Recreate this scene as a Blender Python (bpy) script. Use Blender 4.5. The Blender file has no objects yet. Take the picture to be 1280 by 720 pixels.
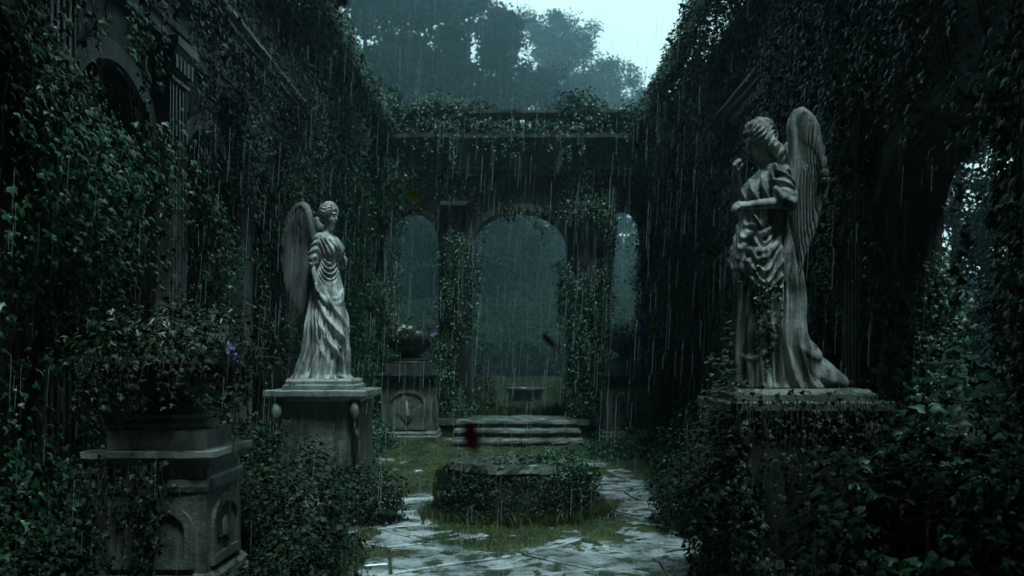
import bpy, bmesh, math, random
import numpy as np
from mathutils import Vector, Matrix, noise as mnoise

# ------------------------------------------------------------------ camera, sky, light, exposure
scene = bpy.context.scene
COL = scene.collection
F_PX, HZ, CAMH = 1100.0, 452.0, 1.9           # focal length and horizon in photo pixels, eye height

def build_camera():
    cd = bpy.data.cameras.new('camera')
    cd.sensor_width = 36.0
    cd.lens = F_PX / 1280.0 * 36.0
    cd.shift_y = (HZ - 360.0) / 1280.0
    cd.clip_start = 0.05
    cd.clip_end = 1500
    cd.dof.use_dof = True
    cd.dof.focus_distance = 9.0
    cd.dof.aperture_fstop = 2.0
    cam = bpy.data.objects.new('camera', cd)
    COL.objects.link(cam)
    cam.location = (0, 0, CAMH)
    cam.rotation_euler = (math.radians(90), 0, 0)
    scene.camera = cam

SUN_EL, SUN_AZ = 72.0, 150.0                    # azimuth: degrees from +Y towards +X
SKY_STRENGTH = 0.10
SUN_STRENGTH = 1.5
EXPOSURE = 1.22
HAZE_DENSITY = 0.0019

def build_light():
    w = bpy.data.worlds.new("World")
    scene.world = w
    w.use_nodes = True
    nt = w.node_tree
    nt.nodes.clear()
    out = nt.nodes.new('ShaderNodeOutputWorld')
    bg = nt.nodes.new('ShaderNodeBackground')
    sky = nt.nodes.new('ShaderNodeTexSky')
    sky.sky_type = 'NISHITA'
    sky.sun_disc = False
    sky.sun_elevation = math.radians(SUN_EL)
    sky.sun_rotation = math.radians(SUN_AZ)
    sky.air_density = 1.0
    sky.dust_density = 6.0
    sky.ozone_density = 2.0
    # rain cloud: greys the sky and lets a pale break open low ahead to the right, darker overhead and behind
    tc = nt.nodes.new('ShaderNodeTexCoord')
    nrm = nt.nodes.new('ShaderNodeVectorMath'); nrm.operation = 'NORMALIZE'
    nt.links.new(tc.outputs['Generated'], nrm.inputs[0])
    dot = nt.nodes.new('ShaderNodeVectorMath'); dot.operation = 'DOT_PRODUCT'
    d = Vector((0.14, 1.0, 0.45)).normalized()
    dot.inputs[1].default_value = d
    nt.links.new(nrm.outputs[0], dot.inputs[0])
    mr = nt.nodes.new('ShaderNodeMapRange')
    mr.interpolation_type = 'SMOOTHSTEP'
    mr.inputs['From Min'].default_value = 0.62
    mr.inputs['From Max'].default_value = 1.0
    mr.inputs['To Min'].default_value = CLOUD_DARK
    mr.inputs['To Max'].default_value = CLOUD_BRIGHT
    nt.links.new(dot.outputs['Value'], mr.inputs['Value'])
    grey = nt.nodes.new('ShaderNodeMixRGB'); grey.blend_type = 'MIX'
    grey.inputs['Fac'].default_value = 0.75
    grey.inputs['Color2'].default_value = (5.6, 8.2, 8.0, 1)
    nt.links.new(sky.outputs['Color'], grey.inputs['Color1'])
    mul = nt.nodes.new('ShaderNodeVectorMath'); mul.operation = 'SCALE'
    nt.links.new(grey.outputs['Color'], mul.inputs[0])
    cn = nt.nodes.new('ShaderNodeTexNoise'); cn.inputs['Scale'].default_value = 5.0; cn.inputs['Detail'].default_value = 5
    nt.links.new(nrm.outputs[0], cn.inputs['Vector'])
    cm = nt.nodes.new('ShaderNodeMapRange'); cm.inputs['From Min'].default_value = 0.3; cm.inputs['From Max'].default_value = 0.7
    cm.inputs['To Min'].default_value = 0.78; cm.inputs['To Max'].default_value = 1.12
    nt.links.new(cn.outputs['Fac'], cm.inputs['Value'])
    cx = nt.nodes.new('ShaderNodeMath'); cx.operation = 'MULTIPLY'
    nt.links.new(mr.outputs['Result'], cx.inputs[0]); nt.links.new(cm.outputs[0], cx.inputs[1])
    nt.links.new(cx.outputs[0], mul.inputs['Scale'])
    nt.links.new(mul.outputs[0], bg.inputs['Color'])
    bg.inputs['Strength'].default_value = SKY_STRENGTH
    nt.links.new(bg.outputs[0], out.inputs['Surface'])
    sd = bpy.data.lights.new('sun', 'SUN')
    sd.energy = SUN_STRENGTH
    sd.angle = math.radians(12)
    sd.color = (0.74, 0.97, 1.0)
    so = bpy.data.objects.new('sun', sd)
    COL.objects.link(so)
    az, el = math.radians(SUN_AZ), math.radians(SUN_EL)
    dirv = Vector((math.sin(az) * math.cos(el), math.cos(az) * math.cos(el), math.sin(el)))
    so.rotation_euler = dirv.to_track_quat('Z', 'Y').to_euler()
    so.location = (0, 0, 40)
    vs = scene.view_settings
    vs.view_transform = 'Standard'
    try: vs.look = 'None'
    except Exception: pass
    vs.gamma = 1.0
    vs.use_curve_mapping = False
    vs.exposure = EXPOSURE
    scene.render.engine = 'CYCLES'
    cy = scene.cycles
    cy.use_denoising = True
    cy.max_bounces = 6
    cy.diffuse_bounces = 3
    cy.glossy_bounces = 3
    cy.transparent_max_bounces = 12
    cy.transmission_bounces = 4
    cy.volume_bounces = 1
    cy.sample_clamp_indirect = 4.0

CLOUD_DARK, CLOUD_BRIGHT = 0.014, 0.98
build_camera()
build_light()

# ------------------------------------------------------------------ helpers
def P(px, py, d):
    """point seen at photo pixel (px,py) at distance d"""
    return Vector(((px - 640) / F_PX * d, d, CAMH + (HZ - py) / F_PX * d))

def tag(o, label=None, cat=None, group=None, kind=None):
    if label: o['label'] = label
    if cat: o['category'] = cat
    if group: o['group'] = group
    if kind: o['kind'] = kind
    return o

def thing(name, label, cat, loc=(0, 0, 0), rotz=0.0, group=None):
    o = bpy.data.objects.new(name, None)
    o.empty_display_size = 0.2
    COL.objects.link(o)
    o.location = loc
    o.rotation_euler = (0, 0, rotz)
    return tag(o, label, cat, group)

def link(name, me, mat, parent=None, smooth=False):
    mats = mat if isinstance(mat, (list, tuple)) else [mat]
    for m in mats: me.materials.append(m)
    o = bpy.data.objects.new(name, me)
    COL.objects.link(o)
    if parent is not None: o.parent = parent
    if smooth and len(me.polygons):
        me.polygons.foreach_set('use_smooth', [True] * len(me.polygons))
    return o

def mesh_np(name, V, Fq):
    """mesh from numpy verts (n,3) and same-size faces (m,k)"""
    V = np.asarray(V, dtype=np.float32); Fq = np.asarray(Fq, dtype=np.int32)
    k = Fq.shape[1]
    me = bpy.data.meshes.new(name)
    me.vertices.add(len(V)); me.vertices.foreach_set('co', V.ravel())
    me.loops.add(Fq.size); me.loops.foreach_set('vertex_index', Fq.ravel())
    me.polygons.add(len(Fq))
    me.polygons.foreach_set('loop_start', np.arange(0, Fq.size, k, dtype=np.int32))
    me.polygons.foreach_set('loop_total', np.full(len(Fq), k, dtype=np.int32))
    me.update(calc_edges=True)
    return me

class MB:
    """collects simple solids into one mesh"""
    def __init__(s): s.v = []; s.f = []
    def add(s, vs, fs):
        n = len(s.v); s.v += [tuple(v) for v in vs]; s.f += [tuple(i + n for i in f) for f in fs]
    def box(s, x0, x1, y0, y1, z0, z1, cell=None):
        if cell is None:
            s.add([(x0,y0,z0),(x1,y0,z0),(x1,y1,z0),(x0,y1,z0),(x0,y0,z1),(x1,y0,z1),(x1,y1,z1),(x0,y1,z1)],
                  [(0,3,2,1),(4,5,6,7),(0,1,5,4),(1,2,6,5),(2,3,7,6),(3,0,4,7)])
            return
        n = [max(1, int(round(abs(b - a) / cell))) for a, b in ((x0,x1),(y0,y1),(z0,z1))]
        L = [np.linspace(x0,x1,n[0]+1), np.linspace(y0,y1,n[1]+1), np.linspace(z0,z1,n[2]+1)]
        key = {}
        def vid(i,j,k):
            t=(i,j,k)
            if t not in key:
                key[t]=len(s.v); s.v.append((float(L[0][i]),float(L[1][j]),float(L[2][k])))
            return key[t]
        for i in range(n[0]):
            for j in range(n[1]):
                s.f.append((vid(i,j,0),vid(i,j+1,0),vid(i+1,j+1,0),vid(i+1,j,0)))
                k=n[2]; s.f.append((vid(i,j,k),vid(i+1,j,k),vid(i+1,j+1,k),vid(i,j+1,k)))
        for i in range(n[0]):
            for k in range(n[2]):
                s.f.append((vid(i,0,k),vid(i+1,0,k),vid(i+1,0,k+1),vid(i,0,k+1)))
                j=n[1]; s.f.append((vid(i,j,k),vid(i,j,k+1),vid(i+1,j,k+1),vid(i+1,j,k)))
        for j in range(n[1]):
            for k in range(n[2]):
                s.f.append((vid(0,j,k),vid(0,j,k+1),vid(0,j+1,k+1),vid(0,j+1,k)))
                i=n[0]; s.f.append((vid(i,j,k),vid(i,j+1,k),vid(i,j+1,k+1),vid(i,j,k+1)))
    def lathe(s, prof, cx=0, cy=0, n=24, flute=0, fl_amp=0.0, cap=True):
        m = len(prof); vs = []; fs = []
        for r, z in prof:
            for i in range(n):
                a = 2 * math.pi * i / n
                rr = r * (1 - (fl_amp * (0.5 + 0.5 * math.cos(flute * a)) if flute else 0))
                vs.append((cx + rr * math.cos(a), cy + rr * math.sin(a), z))
        for j in range(m - 1):
            for i in range(n):
                i2 = (i + 1) % n
                fs.append((j*n+i, j*n+i2, (j+1)*n+i2, (j+1)*n+i))
        if cap:
            fs.append(tuple(range(n-1, -1, -1))); fs.append(tuple((m-1)*n+i for i in range(n)))
        s.add(vs, fs)
    def sqstack(s, levels, cx=0, cy=0, cell=None):
        """square mouldings: list of (half_width, z) joined as one loft, square section"""
        vs = []; fs = []
        for hw, z in levels:
            hx, hy = (hw if isinstance(hw, tuple) else (hw, hw))
            vs += [(cx-hx,cy-hy,z),(cx+hx,cy-hy,z),(cx+hx,cy+hy,z),(cx-hx,cy+hy,z)]
        for j in range(len(levels)-1):
            for i in range(4):
                i2=(i+1)%4; fs.append((j*4+i,j*4+i2,(j+1)*4+i2,(j+1)*4+i))
        fs.append((3,2,1,0)); k=(len(levels)-1)*4; fs.append((k,k+1,k+2,k+3))
        s.add(vs, fs)
    def tube(s, pts, r0, r1=None, n=6):
        r1 = r0 if r1 is None else r1
        pts=[Vector(p) for p in pts]; m=len(pts); vs=[]; fs=[]
        for k,p in enumerate(pts):
            t=(pts[min(k+1,m-1)]-pts[max(k-1,0)]).normalized()
            a=t.cross(Vector((0,0,1)))
            if a.length<1e-3: a=t.cross(Vector((1,0,0)))
            a.normalize(); b=t.cross(a)
            r=r0+(r1-r0)*k/(m-1)
            for i in range(n):
                q=2*math.pi*i/n; vs.append(p+a*(r*math.cos(q))+b*(r*math.sin(q)))
        for k in range(m-1):
            for i in range(n):
                i2=(i+1)%n; fs.append((k*n+i,k*n+i2,(k+1)*n+i2,(k+1)*n+i))
        fs.append(tuple(range(n-1,-1,-1))); fs.append(tuple((m-1)*n+i for i in range(n)))
        s.add(vs,fs)
    def prism_x(s, prof, x0, x1):
        """extrude (y,z) profile along x"""
        n=len(prof); vs=[(x0,y,z) for y,z in prof]+[(x1,y,z) for y,z in prof]
        fs=[(i,(i+1)%n,n+(i+1)%n,n+i) for i in range(n)]+[tuple(range(n-1,-1,-1)),tuple(range(n,2*n))]
        s.add(vs,fs)
    def mesh(s, name, rough=0.0, freq=3.0, cell=None, fixn=True):
        me = bpy.data.meshes.new(name)
        me.from_pydata(s.v, [], s.f)
        bm = bmesh.new(); bm.from_mesh(me)
        if cell:
            for _ in range(7):
                es = [e for e in bm.edges if e.calc_length() > cell]
                if not es: break
                bmesh.ops.subdivide_edges(bm, edges=es, cuts=1, use_grid_fill=True)
        if fixn: bmesh.ops.recalc_face_normals(bm, faces=bm.faces)
        if rough:
            for v in bm.verts:
                p = v.co * freq
                q = Vector((mnoise.noise(p), mnoise.noise(p+Vector((31,7,3))), mnoise.noise(p+Vector((5,17,61)))))
                p2 = v.co * freq * 4.1
                q2 = Vector((mnoise.noise(p2), mnoise.noise(p2+Vector((31,7,3))), mnoise.noise(p2+Vector((5,17,61)))))
                v.co += (q + q2 * 0.5) * rough
        bm.to_mesh(me); bm.free()
        return me
    def build(s, name, mat, parent=None, rough=0.0, freq=3.0, cell=None, bevel=0.0, smooth=False):
        me = s.mesh(name, rough, freq, cell)
        o = link(name, me, mat, parent, smooth)
        if bevel:
            b = o.modifiers.new('bevel', 'BEVEL'); b.width = bevel; b.segments = 2; b.limit_method = 'ANGLE'
        return o

# ------------------------------------------------------------------ materials
def new_mat(name):
    m = bpy.data.materials.new(name); m.use_nodes = True
    nt = m.node_tree; b = nt.nodes['Principled BSDF']
    return m, nt, b
def N(nt, typ, **kw):
    n = nt.nodes.new(typ)
    for k, v in kw.items(): setattr(n, k, v)
    return n
def noise_node(nt, vec, scale, detail=6, rough=0.6, dist=0.0):
    n = N(nt, 'ShaderNodeTexNoise'); n.inputs['Scale'].default_value = scale
    n.inputs['Detail'].default_value = detail; n.inputs['Roughness'].default_value = rough
    n.inputs['Distortion'].default_value = dist
    nt.links.new(vec, n.inputs['Vector']); return n
def ramp(nt, fac, stops):
    r = N(nt, 'ShaderNodeValToRGB'); e = r.color_ramp.elements
    e[0].position = stops[0][0]; e[0].color = (*stops[0][1], 1)
    e[1].position = stops[-1][0]; e[1].color = (*stops[-1][1], 1)
    for p, c in stops[1:-1]:
        x = e.new(p); x.color = (*c, 1)
    nt.links.new(fac, r.inputs['Fac']); return r

def stone_mat(name, light, dark, moss_amt=0.5, rough=(0.25, 0.6), scale=1.0, streak=0.5, bump=0.35, moss=(0.018, 0.040, 0.010), sharp=0.0):
    m, nt, b = new_mat(name)
    tc = N(nt, 'ShaderNodeTexCoord'); geo = N(nt, 'ShaderNodeNewGeometry')
    pos = geo.outputs['Position']
    n1 = noise_node(nt, pos, 1.6 * scale, 8, 0.65, 0.3)
    mp = N(nt, 'ShaderNodeMapping'); mp.inputs['Scale'].default_value = (7 * scale, 7 * scale, 0.7 * scale)
    nt.links.new(pos, mp.inputs['Vector'])
    n2 = noise_node(nt, mp.outputs[0], 1.0, 6, 0.6)          # rain streaks running down
    mx = N(nt, 'ShaderNodeMixRGB'); mx.inputs['Fac'].default_value = streak
    nt.links.new(n1.outputs['Fac'], mx.inputs['Color1']); nt.links.new(n2.outputs['Fac'], mx.inputs['Color2'])
    cr = ramp(nt, mx.outputs[0], [(0.36 + sharp, dark), (0.5, tuple((a+b2)/2 for a, b2 in zip(light, dark))), (0.62 - sharp, light)])
    # fine grain
    n3 = noise_node(nt, pos, 38 * scale, 4, 0.7)
    mg = N(nt, 'ShaderNodeMixRGB', blend_type='MULTIPLY'); mg.inputs['Fac'].default_value = 0.6
    gr = ramp(nt, n3.outputs['Fac'], [(0.3, (0.55, 0.55, 0.55)), (0.6, (1, 1, 1))])
    nt.links.new(cr.outputs[0], mg.inputs['Color1']); nt.links.new(gr.outputs[0], mg.inputs['Color2'])
    # moss where it can hold: upward faces and noise
    sx = N(nt, 'ShaderNodeSeparateXYZ'); nt.links.new(geo.outputs['True Normal'], sx.inputs[0])
    n4 = noise_node(nt, pos, 3.3 * scale, 8, 0.7, 0.6)
    ad = N(nt, 'ShaderNodeMath', operation='MULTIPLY_ADD'); ad.inputs[1].default_value = 0.22; nt.links.new(sx.outputs['Z'], ad.inputs[0])
    nt.links.new(n4.outputs['Fac'], ad.inputs[2])
    th = 0.78 - 0.3 * moss_amt
    mr = N(nt, 'ShaderNodeMapRange'); mr.inputs['From Min'].default_value = th; mr.inputs['From Max'].default_value = th + 0.07
    nt.links.new(ad.outputs[0], mr.inputs['Value'])
    mm = N(nt, 'ShaderNodeMixRGB'); nt.links.new(mr.outputs[0], mm.inputs['Fac'])
    nt.links.new(mg.outputs[0], mm.inputs['Color1']); mm.inputs['Color2'].default_value = (*moss, 1)
    nt.links.new(mm.outputs[0], b.inputs['Base Color'])
    rr = N(nt, 'ShaderNodeMapRange'); rr.inputs['To Min'].default_value = rough[0]; rr.inputs['To Max'].default_value = rough[1]
    rr.inputs['From Min'].default_value = 0.35; rr.inputs['From Max'].default_value = 0.65
    nt.links.new(n1.outputs['Fac'], rr.inputs['Value']); nt.links.new(rr.outputs[0], b.inputs['Roughness'])
    bp = N(nt, 'ShaderNodeBump'); bp.inputs['Strength'].default_value = bump; bp.inputs['Distance'].default_value = 0.02
    ms = N(nt, 'ShaderNodeMath', operation='ADD'); nt.links.new(n3.outputs['Fac'], ms.inputs[0]); nt.links.new(n4.outputs['Fac'], ms.inputs[1])
    nt.links.new(ms.outputs[0], bp.inputs['Height']); nt.links.new(bp.outputs[0], b.inputs['Normal'])
    return m

def leaf_mat(name, c0, c1, c2, rough=0.3, spec=0.5, brown=True):
    m, nt, b = new_mat(name)
    at = N(nt, 'ShaderNodeAttribute'); at.attribute_name = 'tint'
    cr = ramp(nt, at.outputs['Fac'], [(0.0, c0), (0.55, c1), (0.86, c2), (0.9, (0.07, 0.055, 0.018)), (1.0, (0.09, 0.05, 0.02))] if brown else [(0.0, c0), (0.6, c1), (1.0, c2)])
    nt.links.new(cr.outputs[0], b.inputs['Base Color'])
    b.inputs['Roughness'].default_value = rough
    b.inputs['Specular IOR Level'].default_value = spec
    return m

def plain_mat(name, c, rough=0.6, metal=0.0, var=0.25):
    m, nt, b = new_mat(name)
    geo = N(nt, 'ShaderNodeNewGeometry'); n = noise_node(nt, geo.outputs['Position'], 9, 5)
    cr = ramp(nt, n.outputs['Fac'], [(0.35, tuple(x * (1 - var) for x in c)), (0.65, tuple(x * (1 + var) for x in c))])
    nt.links.new(cr.outputs[0], b.inputs['Base Color'])
    b.inputs['Roughness'].default_value = rough; b.inputs['Metallic'].default_value = metal
    if rough > 0.85: b.inputs['Specular IOR Level'].default_value = 0.05
    return m

M = {}
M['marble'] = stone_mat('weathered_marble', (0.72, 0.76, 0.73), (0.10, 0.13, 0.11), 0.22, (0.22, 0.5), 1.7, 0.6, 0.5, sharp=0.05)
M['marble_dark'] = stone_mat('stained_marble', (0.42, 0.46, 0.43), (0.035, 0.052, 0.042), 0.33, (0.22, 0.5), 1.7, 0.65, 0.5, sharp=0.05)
M['marble_wing'] = stone_mat('shaded_marble', (0.24, 0.26, 0.25), (0.03, 0.042, 0.035), 0.30, (0.25, 0.55), 1.7, 0.65, 0.45)  # darker marble copy: paints the left angel's wings as in shade
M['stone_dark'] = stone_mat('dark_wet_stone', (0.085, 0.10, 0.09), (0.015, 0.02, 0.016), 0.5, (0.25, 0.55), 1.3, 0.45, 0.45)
M['stone'] = stone_mat('pedestal_stone', (0.22, 0.25, 0.22), (0.03, 0.04, 0.03), 0.45, (0.2, 0.55), 1.3, 0.45, 0.45)
M['wall'] = stone_mat('wall_stone', (0.07, 0.08, 0.072), (0.010, 0.015, 0.012), 0.55, (0.3, 0.7), 0.6, 0.6, 0.6)
M['trim'] = stone_mat('cornice_stone', (0.15, 0.168, 0.155), (0.018, 0.025, 0.02), 0.45, (0.25, 0.6), 0.8, 0.55, 0.4)
M['paving'] = stone_mat('wet_flagstone', (0.60, 0.67, 0.69), (0.07, 0.09, 0.088), 0.18, (0.05, 0.28), 0.8, 0.0, 0.5, sharp=0.02)
for _n in ('paving',):
    _b = M[_n].node_tree.nodes['Principled BSDF']; _b.inputs['Coat Weight'].default_value = 0.4; _b.inputs['Coat Roughness'].default_value = 0.12; _b.inputs['Coat IOR'].default_value = 1.33
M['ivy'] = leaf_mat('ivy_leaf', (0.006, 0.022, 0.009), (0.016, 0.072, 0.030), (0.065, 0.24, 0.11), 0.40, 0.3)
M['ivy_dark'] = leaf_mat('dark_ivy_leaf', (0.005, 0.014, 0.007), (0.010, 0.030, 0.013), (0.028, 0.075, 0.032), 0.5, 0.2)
M['plant'] = leaf_mat('plant_leaf', (0.012, 0.024, 0.008), (0.020, 0.045, 0.015), (0.065, 0.10, 0.035), 0.4)
M['grass'] = leaf_mat('grass_blade', (0.012, 0.026, 0.004), (0.030, 0.060, 0.008), (0.085, 0.12, 0.018), 0.5)
M['tree'] = leaf_mat('tree_leaf', (0.011, 0.021, 0.010), (0.014, 0.026, 0.012), (0.02, 0.036, 0.016), 0.8, 0.08, False)
M['stem'] = plain_mat('vine_stem', (0.030, 0.024, 0.016), 0.7)
M['bark'] = plain_mat('bark', (0.04, 0.035, 0.028), 0.8)
M['purple'] = plain_mat('purple_petal', (0.22, 0.10, 0.50), 0.5)
M['white_petal'] = plain_mat('white_petal', (0.6, 0.62, 0.58), 0.5)

# ------------------------------------------------------------------ sculpture: signed distance fields turned into one surface
def surfnet(Fv, lo, h):
    nx, ny, nz = Fv.shape
    S = Fv < 0
    c = S[:-1,:-1,:-1].astype(np.int8)
    tot = np.zeros((nx-1,ny-1,nz-1), np.int8)
    for a in (0,1):
        for b in (0,1):
            for d in (0,1):
                tot += S[a:nx-1+a, b:ny-1+b, d:nz-1+d]
    act = (tot > 0) & (tot < 8)
    ids = np.full(act.shape, -1, np.int32)
    I, J, K = np.nonzero(act)
    ids[I,J,K] = np.arange(len(I))
    acc = np.zeros((len(I),3)); cnt = np.zeros(len(I))
    corners = [(a,b,d) for a in (0,1) for b in (0,1) for d in (0,1)]
    for c0 in corners:
        for ax in range(3):
            if c0[ax]: continue
            c1 = list(c0); c1[ax] = 1
            f0 = Fv[I+c0[0],J+c0[1],K+c0[2]]; f1 = Fv[I+c1[0],J+c1[1],K+c1[2]]
            m = (f0 < 0) != (f1 < 0)
            t = np.where(m, f0/np.where(m, f0-f1, 1), 0)
            for q in range(3):
                acc[:,q] += np.where(m, c0[q] + (t if q == ax else 0), 0)
            cnt += m
    V = acc / cnt[:,None] + np.stack([I,J,K],1)
    V = V * h + np.array(lo)
    Fs = []
    for ax in range(3):
        sl0 = [slice(1,-1)]*3; sl1 = [slice(1,-1)]*3
        sl0[ax] = slice(0,-1); sl1[ax] = slice(1,None)
        A = S[tuple(sl0)]; B = S[tuple(sl1)]
        e = np.nonzero(A != B)
        flip = A[e]
        g = [e[0].copy(), e[1].copy(), e[2].copy()]
        for q in range(3):
            if q != ax: g[q] = g[q] + 1
        o1, o2 = (ax+1)%3, (ax+2)%3
        def cell(d1, d2):
            h_ = [g[0].copy(), g[1].copy(), g[2].copy()]
            h_[o1] -= d1; h_[o2] -= d2
            return ids[h_[0],h_[1],h_[2]]
        q4 = np.stack([cell(1,1), cell(0,1), cell(0,0), cell(1,0)], 1)
        q4[~flip] = q4[~flip][:, ::-1]
        Fs.append(q4)
    Fs = np.concatenate(Fs)
    Fs = Fs[(Fs >= 0).all(1)]
    return V, Fs

def grid(lo, hi, h):
    ax = [np.arange(lo[i], hi[i], h, dtype=np.float32) for i in range(3)]
    return np.meshgrid(*ax, indexing='ij')
def smin(a, b, k):
    t = np.clip(0.5 + 0.5*(b-a)/k, 0, 1)
    return b*(1-t) + a*t - k*t*(1-t)
def smax(a, b, k): return -smin(-a, -b, k)
def ell(G, c, r):
    X,Y,Z = G
    q = np.sqrt(((X-c[0])/r[0])**2+((Y-c[1])/r[1])**2+((Z-c[2])/r[2])**2)
    return (q-1)*min(r)
def cone(G, a, b, ra, rb):
    X,Y,Z = G; a=np.array(a,dtype=np.float32); b=np.array(b,dtype=np.float32); d=b-a
    t=np.clip(((X-a[0])*d[0]+(Y-a[1])*d[1]+(Z-a[2])*d[2])/float(d@d),0,1)
    return np.sqrt((X-a[0]-t*d[0])**2+(Y-a[1]-t*d[1])**2+(Z-a[2]-t*d[2])**2)-(ra+(rb-ra)*t), t
def chain(G, pts, rs, k=0.02):
    D=None
    for i in range(len(pts)-1):
        d=cone(G,pts[i],pts[i+1],rs[i],rs[i+1])[0]
        D = d if D is None else smin(D,d,k)
    return D
def ridge(p, w=0.22):
    f = p - np.floor(p) - 0.5
    return np.exp(-(f/w)**2)
def sstep(a, b, x):
    t=np.clip((x-a)/(b-a),0,1); return t*t*(3-2*t)
def wob(G, s, ph=0.0):
    X,Y,Z=G
    return (np.sin(X*s+1.3*np.sin(Y*s*1.3+ph)+ph)+np.sin(Y*s*1.1+1.7*np.sin(Z*s*0.9+ph*2)+2*ph)+np.sin(Z*s*0.8+1.1*np.sin(X*s*1.2)+3*ph))/3
def rotg(G, c, yaw, pitch):
    """coordinates in the frame of a head at c that looks along +X turned by yaw and bowed by pitch"""
    X=G[0]-c[0];Y=G[1]-c[1];Z=G[2]-c[2]
    cy,sy=math.cos(yaw),math.sin(yaw)
    x1=cy*X+sy*Y; y1=-sy*X+cy*Y
    cp,sp=math.cos(pitch),math.sin(pitch)
    x2=cp*x1-sp*Z; z2=sp*x1+cp*Z
    return x2,y1,z2

class Loft:
    def __init__(s, rows): s.r=np.array(rows,dtype=float)     # z, cx, cy, ax, by
    def at(s, z): return [np.interp(z, s.r[:,0], s.r[:,i]) for i in (1,2,3,4)]
    def polar(s, G):
        cx,cy,a,b=s.at(G[2]); dx=G[0]-cx; dy=G[1]-cy
        return np.arctan2(dy/b,dx/a), dx, dy, a, b
    def sdf(s, G):
        cx,cy,a,b=s.at(G[2]); dx=G[0]-cx; dy=G[1]-cy
        q=np.sqrt((dx/a)**2+(dy/b)**2)
        d=(q-1)*np.minimum(a,b)
        return np.maximum(d, np.maximum(s.r[0,0]-G[2], G[2]-s.r[-1,0]))
    def pt(s, th, z, out=0.0):
        cx,cy,a,b=[float(v) for v in s.at(z)]
        return (cx+(a+out)*math.cos(th), cy+(b+out)*math.sin(th), z)

def head_field(G, c, yaw, pitch, long_hair):
    H=tuple(q/1.14 for q in rotg(G,c,yaw,pitch))
    X,Y,Z=H
    skull=smin(ell(H,(-.012,0,.03),(.105,.083,.105)),ell(H,(.022,0,-.045),(.076,.064,.092)),.03)
    d=smin(skull,ell(H,(.056,0,-.105),(.030,.030,.026)),.025)            # chin
    nose=chain(H,[(.094,0,.025),(.118,0,-.022)],[.010,.016],.01)
    d=smin(d,nose,.012)
    d=smin(d,ell(H,(.088,0,.040),(.018,.055,.010)),.012)                  # brow
    for s in (-1,1):
        d=smax(d,-ell(H,(.100,s*.036,.012),(.020,.020,.013)),.012)        # socket
        d=smin(d,ell(H,(.082,s*.034,.010),(.014,.016,.010)),.004)         # eyeball and lid
        d=smin(d,ell(H,(.068,s*.043,-.030),(.024,.022,.028)),.02)         # cheek
        d=smin(d,ell(H,(-.005,s*.086,-.005),(.018,.010,.030)),.006)       # ear
        d=smin(d,ell(H,(.108,s*.012,-.026),(.010,.008,.007)),.006)        # nostril wing
    d=smin(d,ell(H,(.097,0,-.054),(.012,.024,.007)),.005)
    d=smin(d,ell(H,(.094,0,-.068),(.012,.019,.008)),.005)
    # hair: wavy locks combed back
    ang=np.arctan2(Z-.0,Y)
    hair=ell(H,(-.030,0,.050),(.118,.105,.098))
    hair=smin(hair,ell(H,(-.085,0,.01),(.070,.075,.085)),.04)
    lock=ridge(ang*3.6+X*9+0.5*np.sin(X*38+Y*16),.27)
    hair=hair-0.016*lock-0.004*wob(H,90)
    hair=smax(hair, -(0.085 - (Z*0.55 + 0.062 - X) - 0.0) , .02) if False else hair
    face=ell(H,(.095,0,-.030),(.060,.075,.105))
    hair=smax(hair,-face,.015)
    rng=random.Random(5)
    for i in range(13):                                                    # rolled curls round the brow
        t=-1.35+2.7*i/12
        cx=.068-.075*abs(math.sin(t))**1.6; cyy=.090*math.sin(t); cz=.088-.055*abs(math.sin(t))**1.5
        r=.021+.005*rng.random()
        cu=ell(H,(cx,cyy,cz),(r,r*.9,r*.8))
        hair=smin(hair,cu,.008)
    if not long_hair:
        hair=smin(hair,ell(H,(-.135,0,.030),(.050,.052,.052))-.006*ridge(ang*2.5+Z*20,.25),.02)
        hair=smin(hair,ell(H,(-.02,0,.135),(.065,.055,.032))-.006*ridge(X*26+Y*10,.3),.02)
    else:
        for s in (-1,1):
            for (px,py,pz,r) in ((-.03,.088,-.02,.040),(-.055,.092,-.075,.046),(-.085,.085,-.135,.048),(-.105,.07,-.19,.040),(-.12,.02,-.13,.06),(-.13,.02,-.2,.05)):
                hair=smin(hair,ell(H,(px,s*py,pz),(r,r*.8,r*1.05))-.010*ridge(Z*17+Y*9+X*7+.6*np.sin(Y*70),.26),.018)
        hair=smin(hair,ell(H,(-.01,0,.135),(.060,.07,.022))-.005*ridge(Y*22+X*12,.3),.02)
    d=smin(d,hair,.006)
    return d*1.14

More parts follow.
